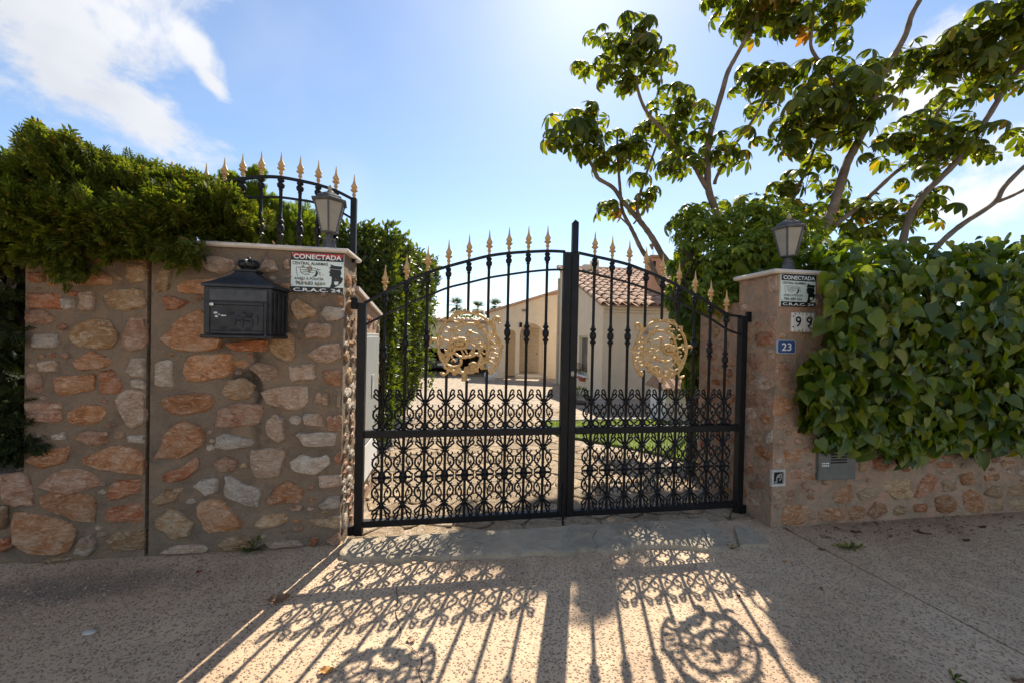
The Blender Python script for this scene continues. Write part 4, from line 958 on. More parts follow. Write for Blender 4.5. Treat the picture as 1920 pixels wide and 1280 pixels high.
def alarm_sign(c4, dpl, label, red):
    (a0, b0), (a1, b1) = c4; wd, ht = a1-a0, b1-b0
    T = Thing('alarm_sign', label, 'sign', (a0, dpl, b0), 'G', 'alarm company signs on the gate piers')
    fn = lambda u, v, d: (a0+u*wd, dpl-.012-d, b0+v*ht)
    def rect(mb, u0, v0, u1, v1, d): mb.add([fn(u0,v0,d), fn(u1,v0,d), fn(u1,v1,d), fn(u0,v1,d)], [(0,1,2,3)])
    mb = MB(); mb.bbox((a0, dpl-.012, b0), (a1, dpl+.002, b1), .001); B = T.part('panel', mb, SIGNBG)
    mb = MB(); rect(mb, .0, .80, 1, 1, .0008); T.part('black_band', mb, INK, B); mb = MB(); rect(mb, 0, 0, 1, .155, .0008); T.part('black_band', mb, INK, B)
    if red: mb = MB(); rect(mb, .02, .895, .98, .985, .0014); T.part('red_band', mb, SRED, B)
    for tx, a_, b_, c_, d_, bo, m_ in (('CONECTADA', .05, .96, .835, .955, .020, SWHITE), ('C.R.A.C. 24', .05, .95, .035, .118, .022, SWHITE), ('CENTRAL ALARMAS', .03, .70, .69, .765, .014, INK), ('AVISO A POLICÍA', .07, .62, .32, .40, .012, INK), ('966 680 666', .09, .60, .195, .285, .004, INK)):
        mb = MB(); put_text(mb, tx, a_, b_, c_, d_, fn, .0022, bo); T.part('lettering', mb, m_, B)
    mb = MB(); S = lambda x, y: ((x-1115)/580, 1-(y-62)/478)
    for poly in ([(1545,190),(1600,207),(1685,212),(1672,238),(1665,250),(1545,240),(1532,232),(1556,216)], [(1548,245),(1665,254),(1673,296),(1658,330),(1692,355),(1678,400),(1640,440),(1590,467),(1545,466),(1562,420),(1566,345),(1558,336),(1537,326),(1546,297),(1530,286),(1546,265)]):
        q = [fn(*S(*p), .0016) for p in poly]; mb.add(q, [tuple(range(len(q)))])
    T.part('officer_silhouette', mb, INK, B)
    mb = MB(); q = [fn(*S(*p), .0024) for p in [(1592,396),(1640,392),(1642,415),(1630,432),(1612,438),(1596,426)]]; mb.add(q, [tuple(range(6))]); T.part('badge', mb, SIGNBG, B)
    mb = MB()
    for pts, w in [([(1170,242),(1250,238),(1360,245),(1440,262)], .012), ([(1172,248),(1178,300),(1190,345)], .008), ([(1215,250),(1225,300),(1270,330),(1320,320)], .011), ([(1225,300),(1300,290),(1370,300)], .009), ([(1230,270),(1300,262),(1380,272)], .012), ([(1250,285),(1320,278)], .008), ([(1400,250),(1425,290),(1440,330)], .008), ([(1270,315),(1330,300)], .007), ([(1420,300),(1445,292)], .007)]: stroke(mb, [S(*p) for p in pts], w, fn, .0016)
    q = [fn(*S(*p), .0018) for p in [(1385,262),(1408,285),(1412,312),(1395,340),(1350,348),(1378,325),(1388,300)]]; mb.add(q, [tuple(range(7))]); T.part('hand_drawing', mb, INK, B)
    mb = MB()
    for u, v in ((.03,.97),(.97,.03),(.97,.76),(.02,.2)): m2 = MB(); m2.lathe([(0,.004),(.002,.003)], (0,0,0), 8); p = fn(u, v, .001); mb.add([(p[0]+w_[0], p[1]-w_[2]-.001, p[2]+w_[1]) for w_ in m2.v], m2.f)
    T.part('screws', mb, simple('zinc_screw', (.4,.4,.4), .4, .7) if 'zinc_screw' not in bpy.data.materials else bpy.data.materials['zinc_screw'], B)
a = wall(546, 471, LD-.012); b = wall(643.4, 552, LD-.012); alarm_sign(((a[0], b[1]), (min(b[0], PL1-.002), a[1]-.004)), LD, 'wide black and pale green alarm sign with red header right of the letterbox', True)
a = wall(1465.5, 513, RD-.012); b = wall(1528.5, 577, RD-.012); alarm_sign(((a[0], b[1]), (b[0], a[1]-.002)), RD, 'narrow faded alarm sign under the coping of the right pillar', False)
# house number tiles "99"
a = wall(1486, 586, RD-.014); b = wall(1528, 623, RD-.014); fnT = lambda u, v, d: (a[0]+u*(b[0]-a[0]), RD-.016-d, b[1]+v*(a[1]-b[1]))
T = Thing('number_tiles', 'pair of white glazed tiles reading 99 below the narrow alarm sign', 'house number', (a[0], RD, b[1]), 'G')
for k in range(2):
    u0, u1 = k*.5+.006, k*.5+.494; mb = MB(); p = fnT(u0, 0, 0); q = fnT(u1, 1, 0); mb.bbox((p[0], RD-.016, p[2]), (q[0], RD+.002, q[2]), .002); t = T.part('tile', mb, TILEW)
    mb = MB(); put_text(mb, '9', k*.5+(.13 if k == 0 else .10), k*.5+(.37 if k == 0 else .34), .24, .80, fnT, .0012, .012); T.part('numeral', mb, INK, t)
    mb = MB()
    for u, v in [(.10,.93),(.28,.95),(.44,.92),(.10,.07),(.28,.05),(.44,.08)]+([(.03,.8),(.04,.25)] if k == 0 else [(.46,.8),(.46,.25)]):
        r_ = random.uniform(.03, .05); q = [fnT(k*.5+u+r_*math.cos(t_)*random.uniform(.5,1.2), v+r_*1.1*math.sin(t_)*random.uniform(.5,1.1), .0012) for t_ in np.linspace(0, 5.5, 7)]; mb.add(q, [tuple(range(7))])
    T.part('border_marks', mb, simple('tile_brown_marks', (.06,.045,.035), .4) if k == 0 else bpy.data.materials['tile_brown_marks'], t)
# blue plate "23"
a2 = wall(1457, 637, RD-.012); b2 = wall(1491, 663, RD-.012); fnP = lambda u, v, d: (a2[0]+u*(b2[0]-a2[0]), RD-.014-d, b2[1]+v*(a2[1]-b2[1]))
T = Thing('number_plate', 'small blue enamel plate reading 23 below the number tiles', 'house number', (a2[0], RD, b2[1]), 'G')
def rrect(u0, v0, u1, v1, r): 
    out = []
    for cx_, cy_, st in ((u1-r, v1-r*1.4, 0), (u0+r, v1-r*1.4, 90), (u0+r, v0+r*1.4, 180), (u1-r, v0+r*1.4, 270)):
        for t_ in (0, 30, 60, 90): out.append((cx_+r*math.cos(R(st+t_)), cy_+r*1.4*math.sin(R(st+t_))))
    return out
mb = MB(); mb.prism(rrect(0, 0, 1, 1, .1), fnP, -.010, 0); P = T.part('plate_border', mb, simple('plate_grey_rim', (.38,.41,.46), .4))
mb = MB(); q = [fnP(u, v, .0012) for u, v in rrect(.045, .06, .955, .94, .08)]; mb.add(q, [tuple(range(16))]); T.part('blue_field', mb, SBLUE, P)
mb = MB(); put_text(mb, '23', .24, .76, .22, .78, fnP, .0022, .012); T.part('numerals', mb, SWHITE, P)
# broken socket box and grey vent cover
a = wall(1446, 879.5, RD-.01); b = wall(1471, 910, RD-.01)
T = Thing('junction_box', 'small broken electrical box with a white square frame low on the right pillar', 'junction box', (a[0], RD, b[1]), 'G')
mb = MB(); x0_, x1_, z0_, z1_ = a[0], b[0], b[1], a[1]; t_ = .018
for p, q in (((x0_,z0_),(x1_,z0_+t_)), ((x0_,z1_-t_),(x1_,z1_)), ((x0_,z0_+t_+.0005),(x0_+t_,z1_-t_-.0005)), ((x1_-t_*.8,z0_+t_+.0005),(x1_,z1_-t_-.0005))): mb.bbox((p[0], RD-.018, p[1]), (q[0], RD+.002, q[1]), .002)
F = T.part('frame', mb, simple('dirty_plastic', (.42,.40,.36), .6, 0, .2, 30)); mb = MB(); mb.box((x0_+t_, RD-.005, z0_+t_), (x1_-t_*.8, RD-.003, z1_-t_)); T.part('hole', mb, DARK)
mb = MB(); c0 = ((x0_+x1_)/2, RD-.012, (z0_+z1_)/2)
mb.tube(cr([(c0[0]-.01, c0[1], c0[2]-.03), (c0[0]-.015, c0[1]-.006, c0[2]+.01), (c0[0]+.015, c0[1]-.008, c0[2]+.03), (c0[0]+.024, c0[1], c0[2]), (c0[0]+.01, c0[1], c0[2]-.02)], 4), .0045, 5); mb.bbox((c0[0]-.004, c0[1]-.002, c0[2]), (c0[0]+.016, c0[1]+.006, c0[2]+.024), .002); mb.bbox((c0[0]-.024, c0[1], c0[2]-.038), (c0[0]-.008, c0[1]+.006, c0[2]-.024), .002)
T.part('wires', mb, simple('grey_wire', (.30,.29,.27), .6))
a = wall(1535, 847, RD-.02); b = wall(1603, 897, RD-.02)
T = Thing('vent_cover', 'grey metal vent cover with four dark slots at the bottom of the ivy', 'vent cover', (a[0], RD, b[1]), 'G')
VG = simple('dull_grey_metal', (.13,.122,.108), .6, .1, .15, 15, .2, 90)
mb = MB(); mb.bbox((a[0], RD-.026, b[1]), (b[0], RD+.008, a[1]), .004); P = T.part('cover', mb, VG)
mb = MB(); wv, hv = b[0]-a[0], a[1]-b[1]
for k in range(4): z = b[1]+hv*(.60+.095*k); mb.box((a[0]+wv*.31, RD-.0275, z), (a[0]+wv*.74, RD-.0255, z+hv*.05))
T.part('slots', mb, DARK, P)
mb = MB()
for k in range(2): z = b[1]+hv*(.50+.075*k); 
for k in range(2):
    for j in range(4): u = a[0]+wv*(.08+.05*j); z = b[1]+hv*(.50+.085*k); mb.box((u, RD-.0272, z), (u+wv*random.uniform(.025,.04), RD-.0262, z+hv*.045))
T.part('worn_print', mb, SWHITE, P)

# ------------------------------------------------------------------ leaves
def unit(a): return a/np.maximum(np.linalg.norm(a, axis=-1, keepdims=True), 1e-9)
def rand_dirs(n): return unit(rng.normal(size=(n, 3)))
# templates: leaf lies in XY, tip along +Y, face up +Z, length 1
IVY = ([(0,0,.0),(-.15,-.12,.05),(-.36,-.06,.13),(-.50,.16,.14),(-.44,.42,.08),(-.25,.72,.0),(0,1.08,-.26),(.25,.72,.0),(.44,.42,.08),(.50,.16,.14),(.36,-.06,.13),(.15,-.12,.05),(0,.25,-.06),(0,.52,-.09),(0,.80,-.15)],
       [(0,1,2,12),(2,3,12),(3,4,13,12),(4,5,14,13),(5,6,14),(6,7,14),(7,8,13,14),(8,9,12,13),(9,10,12),(10,11,0,12)])
LAUREL = ([(0,0,0),(-.17,.3,.04),(-.17,.65,.02),(0,1,-.10),(.17,.65,.02),(.17,.3,.04),(0,.32,-.02),(0,.66,-.05)], [(0,6,1),(1,6,7,2),(2,7,3),(3,7,4),(4,7,6,5),(5,6,0)])
def frond():
    v = []; f = []
    def blade(p, q, w):
        p = Vector(p); q = Vector(q); t = (q-p); n = Vector((-t.y, t.x, 0)).normalized()*w; b = len(v)
        m = p.lerp(q, .55); v.extend([p[:], (m+n)[:], q[:], (m-n)[:]]); f.append((b, b+1, b+2, b+3))
    blade((0,0,0), (0,1,-.1), .035)
    for i in range(6):
        y = .12+.13*i; L = .42-.05*i
        for sg in (-1, 1):
            a = (sg*L*.75, y+L*.72, -.06*(i % 2)-.05); blade((0, y, -.02), a, .055)
            blade((a[0]*.45, y+(a[1]-y)*.45, -.03), (a[0]*.45+sg*.02, y+(a[1]-y)*.45+.2, .04), .04); blade((a[0]*.55, y+(a[1]-y)*.55, -.03), (a[0]*.55+sg*.2, y+(a[1]-y)*.5+.02, .0), .035)
    return v, f
FROND = frond()
def palmate(nl, L, droop, seed):
    r = random.Random(seed); v = []; f = []
    for k in range(nl):
        a = 2*math.pi*(k+r.uniform(-.15, .15))/nl; l = L*r.uniform(.82, 1.1); w = l*r.uniform(.17, .21); ca, sa = math.cos(a), math.sin(a); b = len(v); dr = droop*r.uniform(.75, 1.25)
        st = [(.14, .12), (.30, .7), (.55, 1.0), (.80, .85), (.94, .45)]
        for t, ww in st:
            rad = l*math.sin(t*dr)/dr; z = -l*(1-math.cos(t*dr))/dr*1.25+.02
            for q, dz in ((-1, -.05), (0, .03), (1, -.05)): v.append((ca*rad-sa*q*ww*w, sa*rad+ca*q*ww*w, z+dz*ww*l*.5))
        t = 1.03; rad = l*math.sin(t*dr)/dr; v.append((ca*rad, sa*rad, -l*(1-math.cos(t*dr))/dr*1.25+.0))
        for i in range(4): o = b+i*3; f += [(o, o+1, o+4, o+3), (o+1, o+2, o+5, o+4)]
        o = b+12; f += [(o, o+1, o+3), (o+1, o+2, o+3)]
    return v, f
CREEP = None
def creeper_leaf():
    v = []; f = []
    for a, L in ((-75, .55), (-38, .8), (0, .95), (38, .8), (75, .55)):
        a = R(a); b = len(v)
        for x, y, z in [(0,0,0),(-.14,.35,.05),(-.16,.65,.0),(0,1,-.2),(.16,.65,.0),(.14,.35,.05),(0,.5,-.05)]:
            x, y, z = x*L, y*L*1.0+.06, z*L; v.append((x*math.cos(a)+y*math.sin(a), -x*math.sin(a)+y*math.cos(a), z-.12*abs(math.sin(a))))
        f += [(b,b+6,b+1),(b+1,b+6,b+2),(b+2,b+6,b+3),(b+3,b+6,b+4),(b+4,b+6,b+5),(b+5,b+6,b)]
    return v, f
CREEP = creeper_leaf()
def orient(tip, face, scale):                                    # columns x, y(tip), z(face)
    y = unit(tip); z = face-(np.sum(face*y, 1, keepdims=True))*y; z = unit(z); x = np.cross(y, z)
    return np.stack([x, y, z], 2)*np.asarray(scale).reshape(-1, 1, 1)
def to_objs(T, name, t, mat, pos, m3, nobj, pick=None, nvar=1, tmpl=None):
    """the nobj leaves that show largest become leaf objects, the rest one joined part"""
    pos = np.asarray(pos); order = np.argsort(pick if pick is not None else np.linalg.norm(pos-np.array([0, 0, CAM_Z]), axis=1))
    a, b = order[:nobj], order[nobj:]; ms = [tmesh(name, q, mat) for q in (tmpl or [t])]; inv = T.e.matrix_basis.inverted() if False else None
    bm = Matrix.LocRotScale(T.e.location, T.e.rotation_euler, None).inverted()
    for k, i in enumerate(a):
        o = link(bpy.data.objects.new(name, ms[k % len(ms)])); o.parent = T.e; o.matrix_local = bm @ mat4(m3[i], pos[i])
    if len(b):
        L = T.e.location; rz = T.e.rotation_euler.z; c, s = math.cos(-rz), math.sin(-rz); Rz = np.array([[c,-s,0],[s,c,0],[0,0,1]])
        P = (pos-np.array(L[:]))@Rz.T; M = np.einsum('ij,mjk->mik', Rz, m3)
        tt = tmpl or [t]; me = merge_meshes('foliage', [(q, P[b[i::len(tt)]], M[b[i::len(tt)]]) for i, q in enumerate(tt)], mat)
        T.part('foliage', me, None, kind='stuff')
def joined(T, items, mat, name='foliage', kind='stuff'):
    L = np.array(T.e.location[:]); rz = T.e.rotation_euler.z; c, s = math.cos(-rz), math.sin(-rz); Rz = np.array([[c,-s,0],[s,c,0],[0,0,1]])
    me = merge_meshes(name, [(t, (p-L)@Rz.T, np.einsum('ij,mjk->mik', Rz, m)) for t, p, m in items], mat); return T.part(name, me, None, kind=kind)
def GV(s, d, z): return np.array(GO[:])+np.outer(s, GU[:])+np.outer(d, GD[:])+np.outer(z, (0, 0, 1.))
gU, gD, gZ = np.array(GU[:]), np.array(GD[:]), np.array((0, 0, 1.))
def blob(c, rad, n):                                             # points on/in an ellipsoid shell + outward normals
    q = rand_dirs(n); r_ = rng.uniform(.55, 1.0, n)**.5; return np.array(c)+q*np.array(rad)*r_[:, None], unit(q/np.array(rad))

IVYM = leaf_mat('ivy_leaf', (.032,.066,.006), (.090,.142,.010), (.20,.235,.022), .40, (1.9, 1.8, .3), .33, (.24,.22,.02), .40)
LAURM = leaf_mat('laurel_leaf', (.028,.048,.008), (.055,.082,.012), (.11,.14,.02), .34, (2.4, 2.2, .5), .38, None, .4)
CONM = leaf_mat('cypress_spray', (.034,.058,.008), (.085,.115,.016), (.19,.21,.030), .42, (1.7, 1.6, .4), .6, (.26,.13,.05), .2)
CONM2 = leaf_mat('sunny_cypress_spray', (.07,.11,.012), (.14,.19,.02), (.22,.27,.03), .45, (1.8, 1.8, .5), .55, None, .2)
UMBM = leaf_mat('umbrella_leaf', (.034,.056,.008), (.080,.110,.014), (.16,.18,.025), .54, (2.3, 2.1, .4), .38, (.28,.17,.025), .3)
UMBO = leaf_mat('orange_umbrella_leaf', (.35,.16,.02), (.42,.20,.03), (.36,.24,.03), .45, (1.6, 1.3, .7), .4)
CREM = leaf_mat('creeper_leaf', (.075,.125,.012), (.15,.20,.02), (.26,.29,.035), .52, (1.9, 1.8, .5), .45, None, .25)
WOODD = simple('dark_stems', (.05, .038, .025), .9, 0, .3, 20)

# ------------------------------------------------------------------ conifer hedge over the left wall
def cypress():
    T = Thing('conifer_hedge', 'bushy cypress hedge spilling over the left stone wall', 'hedge', (-1.6, .05, 1.75), 'G')
    # crown silhouette along the wall (bearing in the photo -> height), front bulge
    prof = [(-40,255),(40,248),(100,240),(140,262),(200,268),(240,285),(300,312),(345,328),(400,350),(450,372),(485,398)]
    S = [(wall(x, y, .05)) for x, y in prof]; xs = [a for a, b in S]; zs = [b for a, b in S]
    N = 9500; s = rng.uniform(-3.2, -.66, N); zt = np.interp(s, xs, zs)-.085-.07*np.clip((-1.7-s)/.4, 0, 1)-.115*np.clip((-1.25-s)/.35, 0, 1); u = rng.uniform(0, 1, N)
    fb = np.interp(s, [-3.2, -1.3, -1.0, -.85, -.66], [.36, .34, .26, .10, .0]); zb = np.interp(s, [-3.2, -1.75, -1.1, -.9, -.86, -.66], [1.62, 1.64, 1.66, 1.70, 1.84, 1.84])
    # section angle: 0 = underside front lip, 1 = top back
    th = u*math.pi*.95-.45; hgt = zt-zb; r_ = 1-.35*rng.random(N)**2.2
    lump = np.array([nz(a*1.0, b*1.0, 3.6)*.16+nz(a+5, b*1.3, 9)*.06 for a, b in zip(s, th*.5)])
    d = .10-(fb+.10+lump)*np.cos(th*.98)*r_*np.where(th < 0, .92, 1.); z = zb+.30*hgt+np.where(th > 0, .62, .34)*hgt*np.sin(th)*r_+lump*.5
    d = np.where(s > -.86, np.clip(d, LD+.0, None), d)
    P = GV(s, d, z); nrm = unit(-np.outer(np.cos(th), gD)+np.outer(np.sin(th), gZ))
    tip = unit(nrm*.75+rand_dirs(N)*.55+gZ*.40+gU*rng.uniform(-.1, .5, N)[:, None]); face = unit(rand_dirs(N)+nrm*.4)
    joined(T, [(FROND, P, orient(tip, face, rng.uniform(.08, .165, N)))], CONM)
    # wisps hanging over the joint and wall
    for x, y, n in [(360, 465, 70), (345, 480, 30), (140, 500, 60), (130, 480, 40), (250, 470, 50), (60, 480, 30)]:
        pass
    pts = []; tp = []
    for x, y, w, h, n in [(355, 468, 26, 26, 110), (138, 492, 26, 28, 110), (240, 465, 60, 12, 120), (60, 470, 70, 14, 120), (310, 462, 50, 12, 90)]:
        for _ in range(n): a, b = wall(x+rng.normal()*w*.6, y+rng.normal()*h*.5, LD-.06); pts.append(G(a, LD-.03-.10*rng.random(), b)[:]); tp.append((rng.normal()*.6, rng.normal()*.3-.4, -.8+rng.normal()*.4))
    joined(T, [(FROND, np.array(pts), orient(np.array(tp), rand_dirs(len(pts)), rng.uniform(.05, .09, len(pts))))], CONM, 'hanging_sprays')
    # upright leader shoots along the top
    pts = []; tp = []
    for _ in range(900):
        a = rng.uniform(-3.0, -.62); zt = np.interp(a, xs, zs); h = max(0, nz(a*1.0, 4.4, 9))*.16+.02; pts.append(G(a, rng.uniform(-.15, .15), zt-.14-.07*min(1, max(0, (-1.7-a)/.4))-.115*min(1, max(0, (-1.25-a)/.35))+h*rng.random()-.02)[:]); tp.append((rng.normal()*.35, rng.normal()*.35, 1))
    joined(T, [(FROND, np.array(pts), orient(np.array(tp), rand_dirs(len(pts)), rng.uniform(.05, .10, len(pts))))], CONM, 'leader_shoots')
    mb = MB(); N_ = 14
    for i in range(N_):
        a = -3.1+2.3*i/N_; zt_ = float(np.interp(a, xs, zs)); mb.tube(cr([(a, .08, 1.5), (a+.05, .06, 1.85), (a+random.uniform(-.1, .1), -.02, zt_-.1)], 3), [.02]*3+[.015]*3+[.006], 5)
    T.part('stems', mb, WOODD)
    mb = MB(); q = []                                            # dense dead inner wood that closes the hedge
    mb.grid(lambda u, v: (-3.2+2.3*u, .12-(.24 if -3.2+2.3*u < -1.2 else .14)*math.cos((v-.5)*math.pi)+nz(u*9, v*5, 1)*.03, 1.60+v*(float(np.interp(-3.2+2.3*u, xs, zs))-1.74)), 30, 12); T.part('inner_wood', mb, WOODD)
cypress()
def low_cypress():
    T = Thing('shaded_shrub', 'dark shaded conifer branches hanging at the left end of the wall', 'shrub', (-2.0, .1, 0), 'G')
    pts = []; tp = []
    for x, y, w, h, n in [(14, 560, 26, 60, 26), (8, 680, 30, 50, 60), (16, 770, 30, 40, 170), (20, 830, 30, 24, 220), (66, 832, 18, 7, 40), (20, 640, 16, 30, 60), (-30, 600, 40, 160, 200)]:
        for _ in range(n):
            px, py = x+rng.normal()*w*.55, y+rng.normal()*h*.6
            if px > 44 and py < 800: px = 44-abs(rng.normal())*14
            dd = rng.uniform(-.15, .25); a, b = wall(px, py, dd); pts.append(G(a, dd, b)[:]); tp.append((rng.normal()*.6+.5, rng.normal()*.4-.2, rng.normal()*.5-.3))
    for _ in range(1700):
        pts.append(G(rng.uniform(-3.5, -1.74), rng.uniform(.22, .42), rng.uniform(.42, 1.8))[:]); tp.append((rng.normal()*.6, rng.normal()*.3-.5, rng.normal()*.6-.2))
    joined(T, [(FROND, np.array(pts), orient(np.array(tp), rand_dirs(len(pts)), rng.uniform(.06, .12, len(pts))))], leaf_mat('shade_toned_cypress_spray', (.010,.017,.005), (.022,.032,.008), (.045,.055,.013), .12, (1.6, 1.5, .5), .7, (.05,.03,.015), .15))  # same cypress darkened, the shade of the hedge interior is in the colour
    mb = MB()
    for i in range(16): a = -2.9+random.random()*1.05; mb.tube(cr([(a, .16+random.random()*.2, .3), (a+random.uniform(-.15, .15), .2, 1.0), (a+random.uniform(-.2, .2), .1, 1.75)], 3), [.014]*6+[.008], 5)
    mb.grid(lambda u, v: (-3.6+1.93*u, .45+nz(u*6, v*4, 1)*.05, .0+1.9*v), 8, 8); T.part('stems', mb, WOODD)  # the grid is a dark backing sheet standing in for the shaded gap
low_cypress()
def back_conifers():
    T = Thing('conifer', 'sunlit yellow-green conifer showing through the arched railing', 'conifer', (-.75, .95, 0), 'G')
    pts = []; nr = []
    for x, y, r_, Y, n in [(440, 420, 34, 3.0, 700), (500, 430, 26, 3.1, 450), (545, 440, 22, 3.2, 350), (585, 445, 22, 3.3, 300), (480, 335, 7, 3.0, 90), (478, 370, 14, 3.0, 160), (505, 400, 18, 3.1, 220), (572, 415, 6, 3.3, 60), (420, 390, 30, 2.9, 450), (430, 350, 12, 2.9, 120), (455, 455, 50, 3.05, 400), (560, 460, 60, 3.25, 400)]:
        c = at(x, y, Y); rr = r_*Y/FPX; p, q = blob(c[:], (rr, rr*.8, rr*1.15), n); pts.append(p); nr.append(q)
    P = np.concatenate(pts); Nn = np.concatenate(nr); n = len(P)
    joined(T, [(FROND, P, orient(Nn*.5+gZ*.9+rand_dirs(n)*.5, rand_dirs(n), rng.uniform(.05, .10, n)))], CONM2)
    mb = MB(); mb.tube([(-.75, .95, -.1), (-.75, .95, 1.7), (-.8, .95, 2.1)], [.05, .04, .01], 7); mb.tube([(-.45, 1.05, -.1), (-.45, 1.05, 1.9)], [.04, .02], 7); T.part('trunk', mb, WOODD)
back_conifers()

# ------------------------------------------------------------------ laurel hedge left of the drive
def laurel():
    T = Thing('laurel_hedge', 'clipped dark laurel hedge with sunlit top along the left of the drive', 'hedge', (-.5, 3, 0), 'G')
    P = []; Nn = []
    def face(d): return np.interp(d, [1.35, 2.2, 3.4, 4.6], [.02, .10, .22, .30])
    def topz(d): return np.interp(d, [1.3, 2.0, 3.2, 4.6], [2.26, 2.31, 2.44, 2.60])
    n = 9000; d = rng.uniform(1.35, 4.6, n); v = rng.random(n)**.8; z = zdrive(2)+.25+v*(topz(d)-.2); lump = np.array([nz(a, b, 2.2) for a, b in zip(d, z)])*.12
    sl_ = face(d)*np.clip(.15+1.1*v, 0, 1)-.10*(1-v)+lump-.10*np.clip((v-.9)*8, 0, 1)-rng.random(n)**2*.12
    P.append(GV(sl_, d, z)); Nn.append(np.tile(gU*.9+gZ*.25, (n, 1)))
    n = 4200; s = rng.uniform(-1.1, .05, n); z = .2+rng.random(n)**.8*2.2; P.append(GV(s, 1.35+rng.random(n)**2*.1+np.array([nz(a, b, 2.5) for a, b in zip(s, z)])*.1, z)); Nn.append(np.tile(-gD*.9+gZ*.25, (n, 1)))
    n = 6500; d = rng.uniform(1.3, 4.65, n); s = rng.uniform(-1.1, .05, n)+face(d)*.9; lump = np.array([nz(a, b, 3) for a, b in zip(d, s)])*.10; P.append(GV(s, d, topz(d)+lump+rng.random(n)**3*.10-.03)); Nn.append(np.tile(gZ, (n, 1)))
    n = 2500; s = rng.uniform(-.9, .30, n); z = .3+rng.random(n)*2.5; P.append(GV(s, 4.6+rng.normal(size=n)*.05, z)); Nn.append(np.tile(gD*.8+gZ*.3, (n, 1)))
    P = np.concatenate(P); Nn = np.concatenate(Nn); n = len(P); tip = Nn*.45+rand_dirs(n)*.75+gZ*.35; fc = Nn+rand_dirs(n)*.6
    m = orient(tip, fc, rng.uniform(.055, .095, n)); joined(T, [(LAUREL, P, m)], LAURM)
    mb = MB()
    for a in range(9): dd = 1.6+a*.34; mb.tube([(-.35, dd, -.15), (-.38+random.uniform(-.1, .1), dd, .6), (-.4+random.uniform(-.2, .2), dd, 2.0)], [.03, .024, .01], 6)
    T.part('stems', mb, WOODD)
    mb = MB(); mb.grid(lambda u, v: (lambda d: (float(face(d))*.8-.24+nz(d, v*2, 2)*.05, d, .35+v*(float(topz(d))-.60)))(1.5+2.95*u), 20, 12)
    mb.grid(lambda u, v: (-1.0+.8*u, 1.5+nz(u, v, 2)*.04, .3+v*1.9), 8, 10); mb.grid(lambda u, v: (-1.0+u*(.85+float(face(1.5+2.95*v))*.8), 1.5+2.95*v, float(topz(1.5+2.95*v))-.25), 6, 14); mb.grid(lambda u, v: (-1.0+1.0*u, 4.45, .3+2.2*v), 6, 6)
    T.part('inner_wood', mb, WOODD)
laurel()

